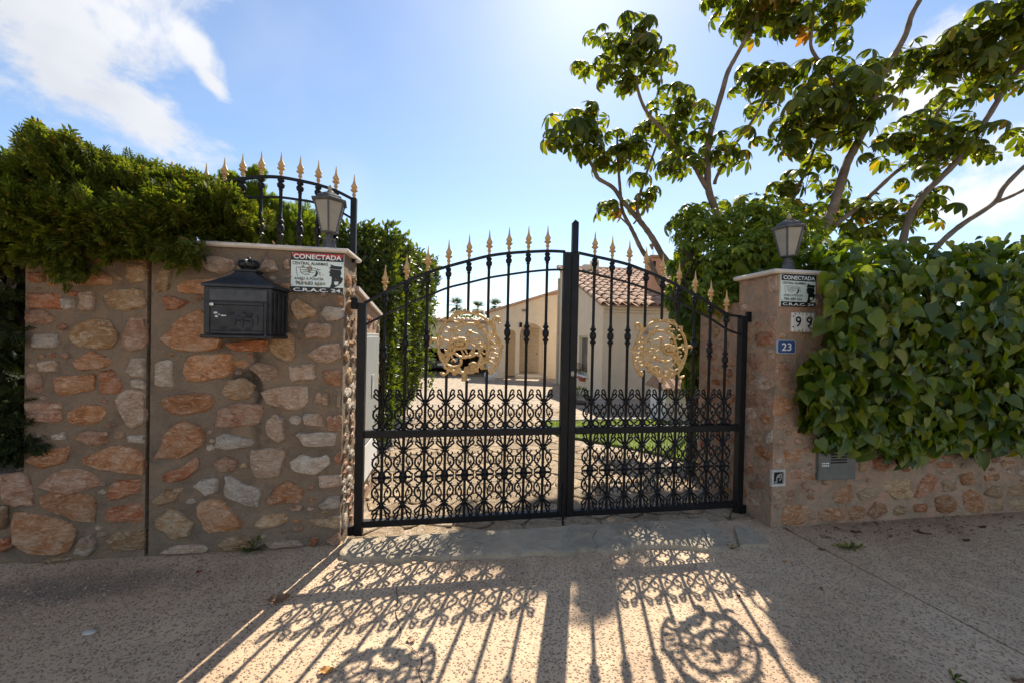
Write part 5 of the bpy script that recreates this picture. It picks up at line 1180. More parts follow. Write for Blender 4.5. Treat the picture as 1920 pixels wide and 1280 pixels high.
# ------------------------------------------------------------------ heart-leaved ivy on the right wall
def ivy():
    T = Thing('ivy', 'dense heart-leaved ivy covering the low wall right of the pillar', 'ivy', (4.0, RD, .3), 'G')
    lb = [(440, 1500), (470, 1515), (500, 1556), (540, 1556), (600, 1552), (640, 1545), (680, 1510), (705, 1492), (740, 1500), (790, 1505), (830, 1545), (850, 1580)]
    bot = [(1540, 838), (1580, 858), (1610, 862), (1640, 850), (1665, 872), (1700, 876), (1740, 862), (1780, 850), (1830, 862), (1870, 850), (1930, 862), (2300, 850)]
    top = [(1490, 462), (1560, 440), (1640, 446), (1720, 450), (1790, 452), (1850, 445), (1900, 436), (1960, 430), (2300, 430)]
    def smp(n, dd0, dd1):
        P = []; k = 0; Q = []
        while len(P) < n:
            x, y = rng.uniform(1485, 2480), rng.uniform(425, 880)
            if x < np.interp(y, [a for a, b in lb], [b for a, b in lb])+rng.normal()*5: continue
            if y > np.interp(x, [a for a, b in bot], [b for a, b in bot])-14+rng.normal()*6 or y < np.interp(x, [a for a, b in top], [b for a, b in top])+rng.normal()*7+8: continue
            v = (y-430)/440; bulge = .06+.185*math.sin(min(1, max(0, v*1.1+.05))*math.pi)**.7+.075*nz(x*.006, y*.006, 1.6)
            bulge *= min(1, (x-1470)/90); d = RD-.03-bulge*rng.uniform(dd0, dd1)
            if y < 500: d = RD+.02+(500-y)/70*.42*rng.uniform(.2, 1)-.12*(1-(500-y)/75)
            a, b = wall(x, y, d); P.append(G(a, d, b)[:]); Q.append((.9-.5*v if y > 500 else .8, 1 if y < 500 else 0))
        return np.array(P), np.array(Q)
    P, Q = smp(2700, .55, 1.2); n = len(P); up = Q[:, :1]
    nrm = unit(-gD*(1-.55*Q[:, 1:])+gZ*(.45+.6*Q[:, 1:])*up); fc = nrm+rand_dirs(n)*.75; tip = unit(-gZ*1.0-gD*.30+rand_dirs(n)*.7+gU*rng.normal(size=n)[:, None]*.35)
    tip = np.where(Q[:, 1:] > 0, unit(-gD*.6+gZ*-.2+rand_dirs(n)*.8), tip); sc = (.042+.060*rng.random(n)**.9)*np.where(Q[:, 1] > 0, .8, 1)
    m = orient(tip, fc, sc); v2 = [(x*1.0, y*.92, z*1.6+.05*x) for x, y, z in IVY[0]]; v3 = [(x*.86, y*1.05, z*.6-.04*x) for x, y, z in IVY[0]]
    vis = np.linalg.norm(P-np.array([0, 0, CAM_Z]), axis=1)/sc+np.where(P@gD > 10, 5, 0)+np.where(P[:, 0]/P[:, 1] > 1.45, 30, 0)
    to_objs(T, 'leaf', IVY, IVYM, P, m, 300, vis, tmpl=[IVY, (v2, IVY[1]), (v3, IVY[1])])
    P, Q = smp(2400, .0, .75); n = len(P); m = orient(unit(-gZ+rand_dirs(n)*.6), unit(-gD+gZ*.3+rand_dirs(n)*.5), rng.uniform(.08, .13, n)); joined(T, [(IVY, P, m)], IVYM, 'inner_leaves')
    # crest running back over the wall top
    n = 2600; s = rng.uniform(2.98, 8.5, n); d = rng.uniform(RD-.05, .75, n); z = 1.80+.16*np.array([nz(a, b, 1.6) for a, b in zip(s, d)])+.10*np.clip((s-3.2)*.3, -.3, 1)-rng.random(n)**2*.15+np.interp(s, [2.9, 3.3, 3.6], [.03, .10, .12]); z = np.where(s < 3.3, np.maximum(z, 1.86), z)
    keep = ~((s < 3.32) & (d < .0)); P = GV(s, d, z)[keep]; n = len(P); m = orient(unit(rand_dirs(n)+gZ*-.1-gD*.4), unit(gZ+rand_dirs(n)*.6), rng.uniform(.07, .115, n)); joined(T, [(IVY, P, m)], IVYM, 'crest_leaves')
    mb = MB()
    for i in range(26): s0 = 3.3+random.random()*3.0; mb.tube(cr([(s0, RD-.02, .5+random.random()*.4), (s0+random.uniform(-.2, .2), RD-.06, 1.0), (s0+random.uniform(-.3, .3), RD-.05, 1.4), (s0+random.uniform(-.4, .4), RD, 1.75)], 3), .006, 5)
    T.part('stems', mb, WOODD)
ivy()

# ------------------------------------------------------------------ creepers behind the right pillar
def creepers():
    T = Thing('creeper', 'bright green five-fingered creeper heaped behind the right pillar', 'creeper', (3.2, .9, 0), 'G')
    pts = []; nr = []
    for x, y, r_, Y, n in [(1330, 455, 52, 3.7, 420), (1400, 440, 56, 3.6, 460), (1385, 500, 46, 3.35, 380), (1345, 545, 36, 3.3, 300), (1450, 425, 44, 3.5, 330), (1300, 425, 34, 3.9, 200), (1385, 560, 26, 3.15, 200), (1500, 440, 40, 3.4, 260), (1430, 470, 40, 3.2, 260), (1350, 500, 30, 3.4, 160), (1290, 410, 22, 3.9, 80), (1415, 600, 10, 3.0, 20)]:
        c = at(x, y, Y); rr = r_*Y/FPX*1.06; p, q = blob(c[:], (rr, rr*.8, rr), int(n*.72)); p = p+rng.normal(size=p.shape)*.035; pts.append(p); nr.append(q)
    P = np.concatenate(pts); Nn = np.concatenate(nr); n = len(P); m = orient(unit(-gZ*.9+Nn*.6-gD*.3+rand_dirs(n)*.4), unit(Nn+gZ*.5+rand_dirs(n)*.5), rng.uniform(.06, .105, n))
    to_objs(T, 'leaf', CREEP, CREM, P, m, 240)
    mb = MB()
    for i in range(10): s0 = 3.0+random.random()*.5; mb.tube(cr([(s0, .5+random.random()*.5, 0), (s0+random.uniform(-.2, .2), .9, 1.0), (s0+random.uniform(-.4, .3), .8, 1.9), (s0+random.uniform(-.4, .3), .8, 2.2)], 3), [.02]*6+[.01]*3+[.005], 5)
    T.part('stems', mb, WOODD)
    T = Thing('ivy', 'column of dark ivy climbing at the end of the right side wall', 'ivy', (3.0, .75, 0), 'G')
    pts = []; nr = []
    for x, y, r_, Y, n in [(1290, 500, 32, 4.0, 150), (1285, 545, 30, 3.8, 160), (1290, 590, 26, 3.7, 150), (1292, 635, 24, 3.6, 140), (1296, 680, 20, 3.6, 110), (1300, 715, 14, 3.6, 60), (1265, 560, 16, 3.8, 50)]:
        c = at(x, y, Y); rr = r_*Y/FPX; p, q = blob(c[:], (rr, rr*.8, rr), n); pts.append(p); nr.append(q)
    P = np.concatenate(pts); Nn = np.concatenate(nr); n = len(P); m = orient(unit(-gZ+Nn*.4+rand_dirs(n)*.4), unit(Nn+rand_dirs(n)*.4-gD*.4), rng.uniform(.075, .12, n)); joined(T, [(IVY, P, m)], IVYM)
    mb = MB(); mb.tube([(3.02, .9, -.1), (2.98, .85, 1.0), (3.0, .9, 2.0)], [.05, .045, .03], 7); T.part('stem', mb, WOODD)
creepers()

# ------------------------------------------------------------------ umbrella trees
def bark():
    t = NT('pale_ringed_bark'); n1 = t.noise(5, 5, .6); n2 = t.noise(16, 5, .65, 0, None, 'Fac', (1, 1, 4))
    c = t.ramp(n1, [(.3, (.10,.075,.055)), (.55, (.18,.135,.10)), (.75, (.28,.225,.175))]); c = t.mix(t.ramp(n2, [(.5, 0), (.7, .5)]), c, (.10,.075,.055)); t.bump(n2, .6, .01); return t.fin(c, .9, 0, .2)
BARK = bark()
PALM = [palmate(9, 1.0, 1.25, 3), palmate(8, 1.0, 1.0, 5), palmate(10, 1.05, 1.45, 8), palmate(7, .95, 1.15, 12)]
def umbrella_tree(label, base, Y, stems, clusters, orange=()):
    clusters = [(x, y, r*1.14, dY, int(n*.88+.5)) for x, y, r, dY, n in clusters]+[(x+random.gauss(0, r*.9), y+random.gauss(r*.15, r*.6), r*.55, dY+random.uniform(-.35, .35), max(2, int(n*.33))) for x, y, r, dY, n in clusters]
    T = Thing('umbrella_tree', label, 'tree', (base.x, base.y, -.2), 'W', 'umbrella trees behind the wall')
    for k, (pts, r0, r1, dY) in enumerate(stems):
        P = [at(x, y, Y+dY) for x, y in pts]
        if k == 0: P = [Vector((base.x, base.y, -.25)), (Vector((base.x, base.y, 0))+P[0])/2]+P
        q = cr(P, 5); n = len(q); mb = MB(); mb.tube(q, [(r0+(r1-r0)*i/(n-1))*(Y/5)*.82*(1+.10*math.sin(i*1.9+k)*random.random()) for i in range(n)], 9)
        T.part('trunk' if k == 0 else 'limb', mb, BARK, ang=60)
    pos = []; mm = []; pet = MB(); orr = []
    for ci, (x, y, r_, dY, nl) in enumerate(clusters):
        c = at(x, y, Y+dY); rr = r_*(Y+dY)/FPX; tip = c-Vector((0, 0, rr*.5))
        for i in range(nl):
            az = 2*math.pi*(i*.382+random.random()*.08); el = math.asin(max(-.45, min(1, -.35+1.3*((i+.5)/nl)))); rad = rr*random.uniform(.45, 1.22)*(.75 if el > .9 else 1)
            o = Vector((math.cos(az)*math.cos(el), math.sin(az)*math.cos(el), math.sin(el)*.72)); p = c+o*rad
            ax = (Vector((0, 0, 1))*.8+o*.75+Vector((random.gauss(0, .18), random.gauss(0, .18), 0))).normalized(); sp = random.random()*6.28; xd = Vector((math.cos(sp), math.sin(sp), 0)); yd = ax.cross(xd).normalized(); xd = yd.cross(ax)
            s_ = random.uniform(.16, .235)*min(1.15, max(.76, r_/56))*Y/4.9; mm.append(np.array([[xd.x, yd.x, ax.x], [xd.y, yd.y, ax.y], [xd.z, yd.z, ax.z]])*s_); pos.append(p[:])
            orr.append(ci in orange and el < .1 and random.random() < .45)
            pet.tube([tip, tip.lerp(p, .5)+Vector((0, 0, .03)), p], .0042*Y/5, 4, False)
    pet.v = [v for v in pet.v]; T.part('petioles', pet, simple('petiole_green', (.12,.13,.04), .6) if 'petiole_green' not in bpy.data.materials else bpy.data.materials['petiole_green'], kind='stuff')
    pos = np.array(pos); mm = np.array(mm); orr = np.array(orr); T.n = len(pos)
    to_objs(T, 'leaf', None, UMBM, pos[~orr], mm[~orr], 285, tmpl=PALM)
    if orr.any():
        ms = tmesh('leaf', PALM[0], UMBO); bm = Matrix.Translation(T.e.location).inverted()
        for p, m in zip(pos[orr], mm[orr]): o = link(bpy.data.objects.new('leaf', ms)); o.parent = T.e; o.matrix_local = bm @ mat4(m, p); o['label'] = 'withered orange leaf'
    return T
bA = at(1290, 640, 5.3); bA = Vector((3.4, 7.6, 0)); bB = Vector((2.9, 4.8, 0)); bC = Vector((3.75, 4.4, 0))
umbrella_tree('slender forked umbrella tree left of the chimney, leaning towards the gate', bA, 7.5,
    [([(1265,522),(1240,477),(1225,450),(1210,428),(1192,406),(1167,377),(1149,352),(1120,334),(1113,316),(1088,275)], .060, .022, 0),
     ([(1262,545),(1240,535),(1220,495),(1202,467),(1190,442),(1181,424),(1167,395),(1163,359),(1160,323),(1158,287),(1157,252)], .045, .016, .1),
     ([(1200,412),(1195,395),(1197,375),(1213,323),(1231,273)], .030, .018, -.05), ([(1188,420),(1200,405),(1213,384),(1218,362)], .016, .010, -.05), ([(1192,440),(1180,425),(1165,410),(1150,398)], .018, .010, .1)],
    [(1080,242,52,0,15),(1045,262,30,0,6),(1112,275,34,.05,8),(1158,300,36,.1,9),(1157,250,18,.1,3),(1195,290,32,.05,7),(1145,390,30,.1,9),(1218,362,18,-.05,5),(1100,215,30,0,5),(1180,272,26,.05,5),(1130,300,24,.1,4),(1238,255,30,-.05,7),(1215,235,24,-.05,5)], (4, 6))
umbrella_tree('tall umbrella tree rising behind the creeper, crown high against the sky', bB, 4.8,
    [([(1372,470),(1355,430),(1339,388),(1328,352),(1327,298),(1330,259),(1339,223),(1354,172),(1364,137),(1379,108),(1393,83),(1408,54),(1422,25)], .066, .026, 0),
     ([(1329,356),(1321,346),(1300,309),(1275,280),(1246,248),(1214,212),(1199,180),(1192,145)], .042, .020, 0), ([(1340,345),(1343,334),(1361,298),(1382,266),(1404,237),(1429,194),(1438,170)], .030, .018, .1)],
    [(1190,95,44,0,13),(1205,52,34,0,8),(1150,75,32,0,8),(1130,118,28,0,7),(1235,108,32,0,8),(1165,145,36,0,9),(1215,140,26,0,6),(1262,180,38,0,10),(1292,210,34,0,9),(1250,225,32,.05,8),(1310,250,26,0,5),(1285,300,38,.05,9),(1250,315,26,.05,6),(1362,262,34,0,8),(1378,295,26,.05,6),(1335,300,26,0,5),(1440,150,50,.1,14),(1405,160,30,.1,7),(1480,140,34,.1,8),(1435,195,26,.1,5),
     (1420,15,46,0,13),(1385,20,34,0,8),(1460,28,38,0,9),(1350,-10,30,0,6),(1440,-30,40,0,8),(1400,60,26,0,5),(1410,-60,60,0,12),(1300,400,34,.1,8),(1335,425,32,0,7),(1275,418,28,.1,6)], (20, 22))
umbrella_tree('thick pale-trunked umbrella tree with several leaning limbs right of the lantern', bC, 4.4,
    [([(1525,490),(1544,435),(1562,392),(1576,345),(1590,302),(1605,273),(1630,223),(1648,158),(1673,111),(1698,65),(1709,29),(1727,-5),(1745,-50)], .085, .030, 0),
     ([(1540,450),(1569,420),(1605,392),(1644,356),(1680,323),(1715,300)], .046, .026, .1), ([(1690,470),(1698,431),(1709,402),(1734,363),(1759,338),(1795,302),(1831,252),(1853,219),(1882,172),(1920,118)], .050, .034, -.2),
     ([(1750,470),(1774,446),(1806,420),(1864,381),(1882,352),(1917,316),(1960,280)], .040, .026, -.3), ([(1866,380),(1895,369),(1925,354),(1970,330)], .026, .018, -.3),
     ([(1440,440),(1454,413),(1475,384),(1500,345),(1518,302),(1530,270)], .034, .020, .2), ([(1572,180),(1560,150),(1547,129),(1522,93),(1522,61),(1525,40)], .030, .020, .1), ([(1756,334),(1759,318),(1762,300),(1770,275)], .018, .012, -.2), ([(1735,300),(1752,226),(1770,195),(1788,172)], .026, .018, .1)],
    [(1560,190,58,-.1,15),(1510,215,46,-.1,11),(1610,215,44,-.1,11),(1560,255,50,0,12),(1505,280,40,.1,9),(1600,150,40,0,9),(1640,130,38,0,9),(1660,175,36,0,8),(1560,130,40,0,9),(1510,335,38,.2,9),(1470,345,28,.2,5),
     (1525,30,44,.1,11),(1490,45,32,.1,7),(1565,45,36,.1,8),(1590,15,28,.1,6),(1530,-25,40,.1,8),(1690,110,32,.1,7),(1715,140,30,.1,7),(1740,95,32,0,8),(1790,90,44,-.1,11),(1830,70,44,-.1,11),(1870,40,48,-.2,12),(1900,80,48,-.2,12),(1860,110,44,-.2,10),(1800,130,40,-.1,9),(1900,130,36,-.2,8),(1915,15,40,-.2,9),(1820,160,34,0,7),(1780,205,34,.1,7),(1710,240,40,0,10),(1680,265,34,.05,8),(1750,255,44,-.1,11),(1800,255,40,-.2,10),(1830,285,28,-.2,6),(1760,290,30,-.2,6),(1720,300,30,.1,7),
     (1400,385,34,.3,8),(1450,385,30,.3,7),(1500,395,34,.3,8),(1590,390,34,.2,8),(1630,400,36,.2,9),(1680,395,38,.1,9),(1720,400,40,0,10),(1740,365,28,0,6),(1560,350,26,.2,5),(1650,440,34,.1,8),(1900,250,14,-.3,2),(1600,440,34,.2,8),(1545,395,28,.3,6)], (12, 39, 41))

# ------------------------------------------------------------------ house
HA = R(5.5); HO = at(1130, 640, 9.0); HO.z = 0
hU = Vector((math.cos(HA), math.sin(HA), 0)); hD = Vector((-math.sin(HA), math.cos(HA), 0))
def house():
    B = -.45; E = 2.13; RG = 3.86; LEN = 4.9
    T = Thing('house', 'cream rendered house with a terracotta tiled roof behind the gate', 'house', (HO.x, HO.y, 0), 'W', rz=HA)
    X = lambda u, d, z: (HO.x+u, HO.y+d, z)                      # local frame of the thing (rotation is on the Empty)
    mb = MB(); w = 7.5
    mb.add([X(0,0,B),X(w,0,B),X(w,0,E-.02),X(0,0,E-.02),X(0,LEN,B),X(0,LEN,RG-.06),X(w,LEN,RG-.06),X(w,LEN,B)], [(0,1,2,3),(4,7,6,5),(1,7,6,2)])
    # gable wall with the window opening (d .95..1.85, z .30..1.42) and a slit window
    ow = [(1.20, 2.05, .32, 1.40), (4.1, 4.5, .5, 1.5)]; zt = lambda d: E-.02+(RG-E-.04)*d/LEN
    cuts = [0, 1.20, 2.05, 4.1, 4.5, LEN]
    for a, b in zip(cuts[:-1], cuts[1:]):
        op = next((o for o in ow if o[0] == a), None)
        if op:
            mb.add([X(0,a,B),X(0,b,B),X(0,b,op[2]),X(0,a,op[2])], [(0,1,2,3)]); mb.add([X(0,a,op[3]),X(0,b,op[3]),X(0,b,zt(b)),X(0,a,zt(a))], [(0,1,2,3)])
            mb.add([X(0,a,op[2]),X(0,b,op[2]),X(.12,b,op[2]),X(.12,a,op[2]),X(0,a,op[3]),X(0,b,op[3]),X(.12,b,op[3]),X(.12,a,op[3])], [(0,1,2,3),(4,5,6,7),(0,3,7,4),(1,5,6,2)])
        else: mb.add([X(0,a,B),X(0,b,B),X(0,b,zt(b)),X(0,a,zt(a))], [(0,1,2,3)])
    T.part('wall', mb, PLASTER)
    mb = MB(); mb.bbox(X(-.02, -.10, E-.11), X(w, -.003, E-.01), .02); mb.bbox(X(-.015, -.05, E-.17), X(w, -.003, E-.112), .01); T.part('cornice', mb, PLASTER)
    gl = NT('window_glass'); GLASS = gl.fin((.05,.06,.065), .08, 0, .8); FR = simple('window_frame_pale', (.55,.50,.42), .5)
    for i, (a, b, c, d) in enumerate(ow):
        mb = MB()
        for p, q in (((a,c),(a+.05,d)), ((b-.05,c),(b,d)), ((a+.051,c),(b-.051,c+.05)), ((a+.051,d-.05),(b-.051,d))): mb.box(X(.06, p[0], p[1]), X(.10, q[0], q[1]))
        f = T.part('window', mb, FR); mb = MB(); mb.box(X(.075, a+.052, c+.052), X(.085, b-.052, d-.052)); T.part('pane', mb, GLASS, f)
        if i == 0:
            mb = MB(); mb.bbox(X(-.10, a-.06, c-.06), X(.055, b+.06, c-.005), .01); T.part('sill', mb, WHITE, f)
            mb = MB()
            for z in (c+.12, c+.30): mb.tube([X(-.11, a-.02, z), X(-.11, b+.02, z)], .008, 4)
            for k in range(8): mb.tube([X(-.11, a+(b-a)*k/7, c-.0), X(-.11, a+(b-a)*k/7, c+.30)], .006, 4)
            T.part('window_rail', mb, BLACK, f)
    mb = MB(); mb.bbox(X(.95, -.05, 1.27), X(1.19, -.002, 1.60), .012); v = T.part('vent_box', mb, simple('vent_box_beige', (.48,.40,.30), .7)); mb = MB()
    for k in range(3): mb.box(X(1.0, -.054, 1.45+.035*k), X(1.14, -.0505, 1.463+.035*k))
    T.part('vent_slots', mb, DARK, v)
    mb = MB(); mb.tube([X(-.06, 4.75, 3.5), X(-.06, 4.75, B)], .04, 8); T.part('drain_pipe', mb, simple('drain_pipe_cream', (.50,.42,.31), .6))
    # roof deck and tiles
    sl = math.atan2(RG-E, LEN); ca, sa = math.cos(sl), math.sin(sl); LR = LEN/ca+.30
    F = lambda u, q, h: X(u, -.16+q*ca-h*sa, E-.03+q*sa+h*ca-.02)
    mb = MB(); mb.add([F(-.10,0,0),F(w,0,0),F(w,LR-.12,0),F(-.10,LR-.12,0),F(-.10,0,.03),F(w,0,.03),F(w,LR-.12,.03),F(-.10,LR-.12,.03)], [(3,2,1,0),(4,5,6,7),(0,1,5,4),(1,2,6,5),(2,3,7,6),(3,0,4,7)]); roof = T.part('roof', mb, TERRA)
    tm = MB(); n = 6; Lt = .50
    for q, r0 in ((0, .105), (Lt, .085)):
        for hh in (0, -.014):
            for k in range(n+1): a = math.pi*k/n; tm.v.append((math.cos(a)*(r0+hh), q, math.sin(a)*(r0+hh)*.8+.0))
    m_ = n+1
    for k in range(n): tm.f += [(k, k+1, 2*m_+k+1, 2*m_+k), (m_+k, 3*m_+k, 3*m_+k+1, m_+k+1), (k, m_+k, m_+k+1, k+1)]
    TM = tm.mesh('roof_tile'); smooth_by_angle(TM, 50); TM.materials.append(TERRA)
    step = .42; rows = int(LR/step); cols = 18; cnt = 0; rest = MB(); rotm = Matrix.Rotation(sl, 4, 'X')
    for r in range(rows):
        for c in range(cols+8):
            u = -.02+c*.235+random.uniform(-.006, .006); q = r*step+random.uniform(-.012, .012); h = .035+.006*random.random()+.018
            if cnt < 296 and c < 22: T.inst('roof_tile', TM, F(u, q, h), (sl-.03, 0, random.uniform(-.03, .03)), parent=roof); cnt += 1
            else:
                base = Vector(F(u, q, h)); rest.add([(base+(rotm @ v.co))[:] for v in TM.vertices], [tuple(p.vertices) for p in TM.polygons])
    if rest.v: T.part('tile_rows', rest, TERRA, roof, kind='stuff')
    ridge = MB()
    for k in range(26): ridge.tube([F(-.1+k*.29, LR-.14, .06), F(.2+k*.29, LR-.14, .07)], [.10, .085], 8)
    T.part('ridge', ridge, TERRA, roof)
    ch = MB(); c0 = (1.62, .9); 
    mb = MB(); mb.bbox(X(1.66, 1.0, 2.0), X(2.02, 1.36, 3.55), .01); CH = T.part('chimney', mb, simple('pink_render', (.50,.27,.17), .9, 0, .08, 6))
    mb = MB(); mb.bbox(X(1.62, .96, 3.55), X(2.06, 1.40, 3.62), .01); T.part('chimney_cap', mb, TERRA, CH); mb = MB(); mb.box(X(1.70, .9965, 3.30), X(1.78, .9985, 3.46)); T.part('smoke_slot', mb, DARK, CH)
    mb = MB(); mb.tube([X(1.74, 1.1, 3.6), X(1.74, 1.1, 4.0)], .010, 5); mb.add([X(1.74,1.1,3.98),X(1.62,1.1,3.92),X(1.70,1.1,3.78),X(1.74,1.1,3.80)], [(0,1,2,3)]); T.part('weather_vane', mb, simple('vane_rust', (.22,.14,.09), .7), CH)
    mb = MB(); mb.bbox(X(1.0, 4.2, 3.6), X(1.26, 4.46, 4.12), .01); mb.bbox(X(.70, 4.2, 3.6), X(.95, 4.46, 3.95), .01); T.part('flue', mb, PLASTER)
    mb = MB(); mb.bbox(X(-.5, -.75, B), X(w, -.003, -.12), .01); T.part('terrace', mb, simple('terrace_stone', (.36,.28,.22), .9, 0, .2, 8))
house()
def porch():
    o = at(1036, 640, 16.0); Z0 = -.52
    T = Thing('porch_wing', 'cream arched entrance porch at the end of the drive', 'building', (o.x, o.y, Z0), 'W')
    xa, xb = at(915, 640, 16).x, o.x+.6; zt = lambda x: float(np.interp(x, [xa, o.x], [2.32, 3.22])); mb = MB(); Yf = 16.0; th = .25
    arches = [(.83, .50, 1.42, Z0+.28), (-.02, .17, 1.45, Z0+.1)]
    xs = sorted(set([xa, xb]+[c+w*math.cos(math.pi*k/12) for c, w, s, b in arches for k in range(13)]))
    def bottom(x):
        for c, w, s, b in arches:
            if c-w-1e-6 <= x <= c+w+1e-6: return s+math.sqrt(max(0, w*w-(x-c)**2))
        return None
    for a, b in zip(xs[:-1], xs[1:]):
        m = (a+b)/2; A = next((q for q in arches if q[0]-q[1] < m < q[0]+q[1]), None); ba, bb = (bottom(a), bottom(b)) if A else (Z0-.2, Z0-.2)
        mb.add([(a,Yf,ba),(b,Yf,bb),(b,Yf,zt(b)),(a,Yf,zt(a)),(a,Yf+th,ba),(b,Yf+th,bb)], [(0,1,2,3),(0,4,5,1)])
        if A: mb.add([(a,Yf,Z0-.2),(b,Yf,Z0-.2),(b,Yf,A[3]),(a,Yf,A[3])], [(0,1,2,3)])
    for c, w, s, b in arches:
        for x in (c-w, c+w): mb.add([(x,Yf,b),(x,Yf+th,b),(x,Yf+th,s),(x,Yf,s)], [(0,1,2,3)])
    mb.box((xa, Yf+2.0, Z0-.2), (xb, Yf+2.1, 2.2)); mb.add([(xa,Yf,Z0-.2),(xa,Yf+2,Z0-.2),(xa,Yf+2,zt(xa)),(xa,Yf,zt(xa))], [(0,1,2,3)])
    mb.box((-.02+.17+.10, Yf+.26, Z0-.2), (-.02+.17+.18, Yf+2, 2.1)) if False else None
    T.part('wall', mb, PLASTER)
    mb = MB(); mb.add([(xa-.15,Yf-.12,zt(xa)-.02),(xb,Yf-.12,zt(o.x)+.22),(xb,Yf+2.1,zt(o.x)+.22),(xa-.15,Yf+2.1,zt(xa)-.02),(xa-.15,Yf-.12,zt(xa)+.06),(xb,Yf-.12,zt(o.x)+.30),(xb,Yf+2.1,zt(o.x)+.30),(xa-.15,Yf+2.1,zt(xa)+.06)], [(3,2,1,0),(4,5,6,7),(0,1,5,4),(1,2,6,5),(2,3,7,6),(3,0,4,7)]); T.part('roof', mb, TERRA)
    mb = MB(); mb.bbox((.02, 15.3, Z0-.1), (1.6, 16.0, Z0+.12), .02); mb.bbox((.15, 15.65, Z0+.121), (1.5, 15.998, Z0+.26), .02); T.part('step', mb, simple('step_stone', (.48,.40,.31), .85))
    mb = MB(); mb.bbox((.40, 15.95, 2.42), (.62, 15.997, 2.52), .005); T.part('vent', mb, simple('vent_brown', (.22,.17,.12), .8))
    mb = MB(); mb.bbox((.36, Yf+1.90, Z0+.2), (1.3, Yf+1.995, 1.75), .01); d = T.part('door', mb, simple('pale_door', (.46,.37,.26), .6)); mb = MB(); mb.lathe([(0,.03),(.02,.03),(.05,.015)], (1.2, Yf+1.9, .55), 8); T.part('handle', mb, BLACK, d)
    mb = MB(); mb.bbox((.30, Yf-.06, 1.75), (.42, Yf-.002, 1.95), .01); T.part('wall_lamp', mb, BLACK)
porch()
def carport():
    Y = 18.0; x0, x1 = at(700, 640, Y).x, at(926, 640, Y).x; Z0 = -.6
    T = Thing('carport', 'low cream carport with a dark opening beyond the left gate medallion', 'carport', (x0, Y, Z0), 'W')
    zh, zt = .72, 2.0; mb = MB(); mb.box((x0, Y, zh), (x1, Y+.25, zt)); mb.box((x1-.38, Y+.0, Z0-.2), (x1, Y+.25, zh-.002)); mb.box((x0, Y+5.5, Z0-.2), (x1, Y+5.7, zt)); mb.box((x1-.2, Y+.252, Z0-.2), (x1, Y+5.5, zt)); mb.box((x0, Y+.252, Z0-.2), (x0+.2, Y+5.5, zt)); T.part('wall', mb, PLASTER)
    mb = MB(); mb.box((x0-.2, Y-.2, zt+.002), (x1+.15, Y+5.8, zt+.10)); rf = T.part('roof', mb, TERRA)
    mb = MB()
    for k in range(28): xx = x0-.1+k*.22; mb.tube([(xx, Y-.3, zt+.10), (xx, Y+.2, zt+.16)], .085, 6)
    T.part('eave_tiles', mb, simple('pale_tile', (.60,.45,.35), .85), rf)
    mb = MB(); mb.bbox((x0-.3, Y-.5, Z0-.1), (x1+.2, Y+.4, Z0+.06), .01); T.part('white_kerb', mb, WHITE)
    C = Thing('parked_car', 'black car parked nose-out in the shade of the carport', 'car', ((x0+x1)/2-.4, Y+2.5, Z0), 'W')
    cx = (x0+x1)/2+.3; BODY = simple('black_car_paint', (.008,.008,.01), .2, 0, .1, 5, 0, 60, .7)
    prof = [(.9, .25), (.9, .62), (1.0, .78), (1.9, .92), (2.5, 1.38), (3.9, 1.42), (4.6, 1.0), (4.9, .9), (4.95, .3)]; mb = MB(); mb.prism([(Y+a, Z0+b+.06) for a, b in prof], lambda a, b, d: (d, a, b), cx-.86, cx+.86); body = C.part('body', mb, BODY)
    mb = MB(); mb.add([(cx-.72, Y+1.93, Z0+1.02), (cx+.72, Y+1.93, Z0+1.02), (cx+.62, Y+2.46, Z0+1.40), (cx-.62, Y+2.46, Z0+1.40)], [(0,1,2,3)]); C.part('windscreen', mb, bpy.data.materials['window_glass'])
    for sx in (-1, 1):
        mb = MB(); mb.bbox((cx+sx*.62-.16, Y+.885, Z0+.68), (cx+sx*.62+.16, Y+.93, Z0+.82), .02); C.part('headlight', mb, simple('headlight_lens', (.6,.6,.6), .15) if 'headlight_lens' not in bpy.data.materials else bpy.data.materials['headlight_lens'])
        for yy in (1.75, 4.1):
            m2 = MB(); m2.lathe([(-.1,.30),(-.09,.33),(.09,.33),(.1,.30)], (0,0,0), 16); mb = MB(); mb.add([(cx+sx*.80+v[2], Y+yy+v[0], Z0+.36+v[1]) for v in m2.v], m2.f); wv = C.part('wheel', mb, simple('tyre', (.02,.02,.02), .9) if 'tyre' not in bpy.data.materials else bpy.data.materials['tyre'])
            m2 = MB(); m2.lathe([(-.105,.2),(.105,.2)], (0,0,0), 12); mb = MB(); mb.add([(cx+sx*.80+v[2], Y+yy+v[0], Z0+.36+v[1]) for v in m2.v], m2.f); C.part('rim', mb, GREY, wv)
    mb = MB(); mb.bbox((cx-.26, Y+.88, Z0+.42), (cx+.26, Y+.898, Z0+.54), .004); C.part('number_plate', mb, WHITE)
carport()
def planter():
    p = at(920, 716, 14.5); z = zdrive(12); T = Thing('planter', 'white stepped planter beside the porch', 'planter', (p.x, p.y, z), 'W'); mb = MB(); mb.lathe([(0,.13),(.05,.17),(.16,.24),(.30,.26),(.32,.23)], (p.x, p.y, z), 10); T.part('bowl', mb, WHITE)
    mb = MB(); mb.lathe([(.3,.22),(.31,.01)], (p.x, p.y, z), 10); T.part('soil', mb, WOODD)
planter()
